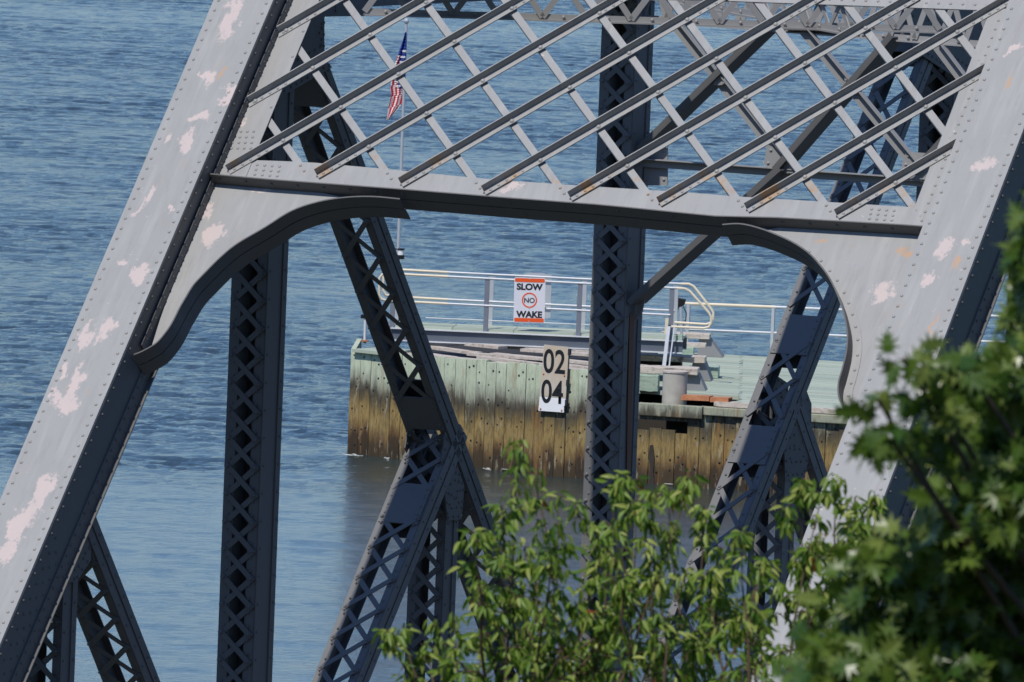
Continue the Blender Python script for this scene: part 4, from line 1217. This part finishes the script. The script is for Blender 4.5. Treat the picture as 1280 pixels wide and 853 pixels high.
# ------------------------------------------------------------------ foliage
def leaf_pts(kind):
    if kind == 'cherry':   # pointed oval, folded along the midrib, tip drooping
        return [(0, 0, 0), (.12, .25, .02), (.155, .50, -.02), (.09, .80, -.10), (0, 1.0, -.2), (-.09, .80, -.10), (-.155, .50, -.02), (-.12, .25, .02)], [(0, .25, -.03), (0, .50, -.07), (0, .80, -.13)]
    base_ = [(0, 0), (.06, .12), (.34, .00), (.15, .22), (.50, .30), (.17, .38), (.44, .64), (.14, .54), (.20, .80), (.06, .72), (0, 1.05)]
    pts = [(x, y, -.12 * abs(x) - .18 * y * y) for x, y in base_] + [(-x, y, -.12 * abs(x) - .18 * y * y) for x, y in base_[-2:0:-1]]
    return pts, None
def add_leaf(m_, c, dirv, nrm, size, kind, a, curl=1.0):
    d = dirv.normalized(); x = d.cross(nrm).normalized(); n_ = x.cross(d)
    pts, mid = leaf_pts(kind)
    V = [c + x * (p[0] * size) + d * (p[1] * size) + n_ * (p[2] * size * curl + .25 * abs(p[0]) * size) for p in pts]
    if kind == 'cherry':
        Mv = [c + d * (p[1] * size) + n_ * (p[2] * size * curl) for p in mid]
        V2 = V + Mv
        m_.solid(V2, [(0, 1, 8), (1, 2, 9, 8), (2, 3, 10, 9), (3, 4, 10), (4, 5, 10), (5, 6, 9, 10), (6, 7, 8, 9), (7, 0, 8)], a, True)
    else:
        n = len(V); V2 = V + [c + d * (.38 * size) - n_ * .02 * size]
        m_.solid(V2, [(i, (i + 1) % n, n) for i in range(n)], a, False)
rnd = random.Random(3)
def rv(s_=1.0): return Vector((rnd.gauss(0, s_), rnd.gauss(0, s_), rnd.gauss(0, s_)))

# cherry: upright shoots with drooping leaves, crown about 50 m away
CD = 50.0
shoots = [(650, 560, .0), (628, 640, -.3), (612, 672, .4), (668, 600, .3), (698, 628, .2), (722, 640, -.2), (592, 672, -.5), (598, 730, 0), (568, 780, .2), (545, 788, -.2), (505, 790, .3), (484, 800, .0),
          (530, 815, .4), (690, 700, -.6), (750, 690, .5), (772, 612, .2), (792, 604, 0), (812, 620, -.3), (835, 618, .3), (862, 604, -.1), (880, 640, .4), (768, 670, -.5), (742, 730, .2), (720, 760, -.4),
          (905, 690, .2), (930, 672, -.3), (955, 705, .3), (885, 720, -.2), (850, 740, .5), (820, 730, -.4), (780, 760, .1), (655, 690, .5), (640, 740, -.1), (910, 760, .4), (945, 780, -.2), (690, 790, .2),
          (980, 640, .4), (1003, 612, .0), (1026, 626, -.3), (1046, 604, .2), (1068, 628, .4), (1080, 650, -.1), (1000, 700, .1), (1030, 690, .6), (1050, 700, -.3), (975, 740, .2), (1095, 622, .1), (870, 790, 0), (600, 800, .5), (560, 830, 0), (760, 800, .3), (830, 810, -.3)]
cb = Vector((2.6, CD + .4, 9.0))
cherry = thing('cherry_tree', cb, 'leafy cherry tree with drooping bright green leaves in front of the bridge, bottom centre', 'tree')
mt = MB(); ml = MB(); mr_ = MB()
crown = cb + Z * 2.2
mt.tube([cb - Z * .4, cb + Z * 1.0 + gd * .1, crown], .16, 10, r1=.10)
limbs = []
for k, (x, y) in enumerate([(560, 920), (640, 905), (720, 900), (800, 905), (880, 900), (960, 905), (1040, 900)]):
    e = dist(x, y, CD + (-1) ** k * .3); limbs.append(e)
    mt.tube([crown, crown.lerp(e, .5) - Z * .05 + rv(.05), e], .075, 7, r1=.03)
for (x, y, dz) in shoots:
    tip = dist(x, y, CD + dz)
    lb_ = min(limbs, key=lambda q_: (q_ - tip).length)
    st = lb_ + rv(.08)
    mid_ = st.lerp(tip, .5) + rv(.03)
    path = [st, st.lerp(mid_, .5) + rv(.015), mid_, mid_.lerp(tip, .5) + rv(.015), tip]
    mt.tube(path, .009, 5, r1=.002)
    L_ = (tip - st).length; nn2 = int(L_ * 24)
    for k in range(nn2):
        f = rnd.random() ** .75 if k > 1 else 1.0; p = st.lerp(tip, f)
        side = rv(1.0); side.z *= .4; side.normalize()
        reach = (.03 + .17 * (1 - f)) * rnd.uniform(.3, 1.3)
        e = p + side * reach + Z * rnd.uniform(0, .04)
        mt.tube([p, p.lerp(e, .5) + Z * .012, e], .003, 4, r1=.0015)
        for q in range(rnd.randint(5, 10)):
            o_ = rv(1.0); o_.z *= .5; o_.normalize()
            c_ = e + o_ * rnd.uniform(.004, .03) - side * rnd.uniform(0, .05)
            dv = o_ * rnd.uniform(.35, 1.1) + side * .2 + Z * rnd.uniform(-1.3, -.05)
            add_leaf(ml, c_, dv, (o_ * .5 + sh * .6 + Z * .45 + rv(.35)).normalized(), rnd.uniform(.034, .076), 'cherry', min(.94, max(0, rnd.gauss(.5, .27))) if rnd.random() > .005 else 1.0, rnd.uniform(.8, 3.0))
mt.build('trunk', 'twig', cherry)
ml.build('foliage', 'cherry', cherry)

# maple: big crown on the right, about 31 m away
MD = 30.0
mbase = Vector((2.5, MD + 1.2, 10.2))
maple = thing('maple_tree', mbase, 'dark green maple tree with broad lobed leaves filling the lower right corner', 'tree')
mt = MB(); ml = MB()
blobs = [(1308, 300, 38, 60, 0, .55), (1310, 400, 48, 50, .2, .8), (1268, 470, 50, 40, -.1, .8), (1205, 455, 36, 22, -.4, .40), (1130, 448, 36, 18, -.5, .20), (1172, 495, 50, 24, -.4, .34), (1108, 545, 30, 30, -.5, .28), (1098, 500, 24, 24, -.5, .12), (1155, 548, 44, 30, -.3, .38), (1232, 545, 54, 48, .1, .8),
         (1290, 520, 60, 60, .3, .9), (1225, 640, 70, 50, 0, .9), (1165, 680, 50, 35, -.2, .7), (1095, 715, 40, 42, 0, .6), (1280, 690, 70, 80, .2, .9), (1190, 740, 80, 55, 0, .95), (1115, 790, 66, 46, .1, .85), (1040, 790, 40, 40, .2, .5), (1240, 800, 90, 70, .1, 1.0), (1140, 850, 90, 50, -.1, .9), (1050, 850, 62, 40, .0, .75), (995, 862, 36, 26, .2, .45),
         (1345, 600, 80, 200, .3, 1.0), (1288, 345, 22, 56, .1, .4), (1360, 350, 60, 120, .3, .9), (1200, 900, 160, 50, 0, .9), (1265, 620, 60, 50, -.3, .8)]
crown = mbase + Z * 4.5
mt.tube([mbase - Z * .5, mbase + Z * 2.2 + gd * .15, crown], .2, 10, r1=.12)
for bx, by, rx, ry, dz, den in blobs:
    sc_ = MD / FPX
    c0 = dist(bx, by, MD + dz * 1.0)
    mt.tube([crown, crown.lerp(c0, .55) + Z * .1 + rv(.05), c0], .028, 6, r1=.005)
    n_l = int(den * rx * ry / 11.5)
    for k in range(n_l):
        v_ = rv(1.0).normalized() * (rnd.random() ** .42)
        p = c0 + CR * (v_.x * rx * sc_) + CU * (v_.z * ry * sc_) + F_ * (v_.y * (rx + ry) * .5 * sc_)
        out = (CR * v_.x + CU * v_.z + F_ * v_.y)
        dv = out * .6 + Z * rnd.uniform(-1.2, .1) + rv(.4)
        nn_ = (Z * .3 + sh * .8 + out * .3 + rv(.5)).normalized()
        add_leaf(ml, p, dv, nn_, rnd.uniform(.05, .098), 'maple', min(.93, max(0, rnd.gauss(.45, .27))) if rnd.random() > .003 else .93, rnd.uniform(.4, 1.6))
mt.build('trunk', 'bark', maple)
ml.build('foliage', 'maple', maple)
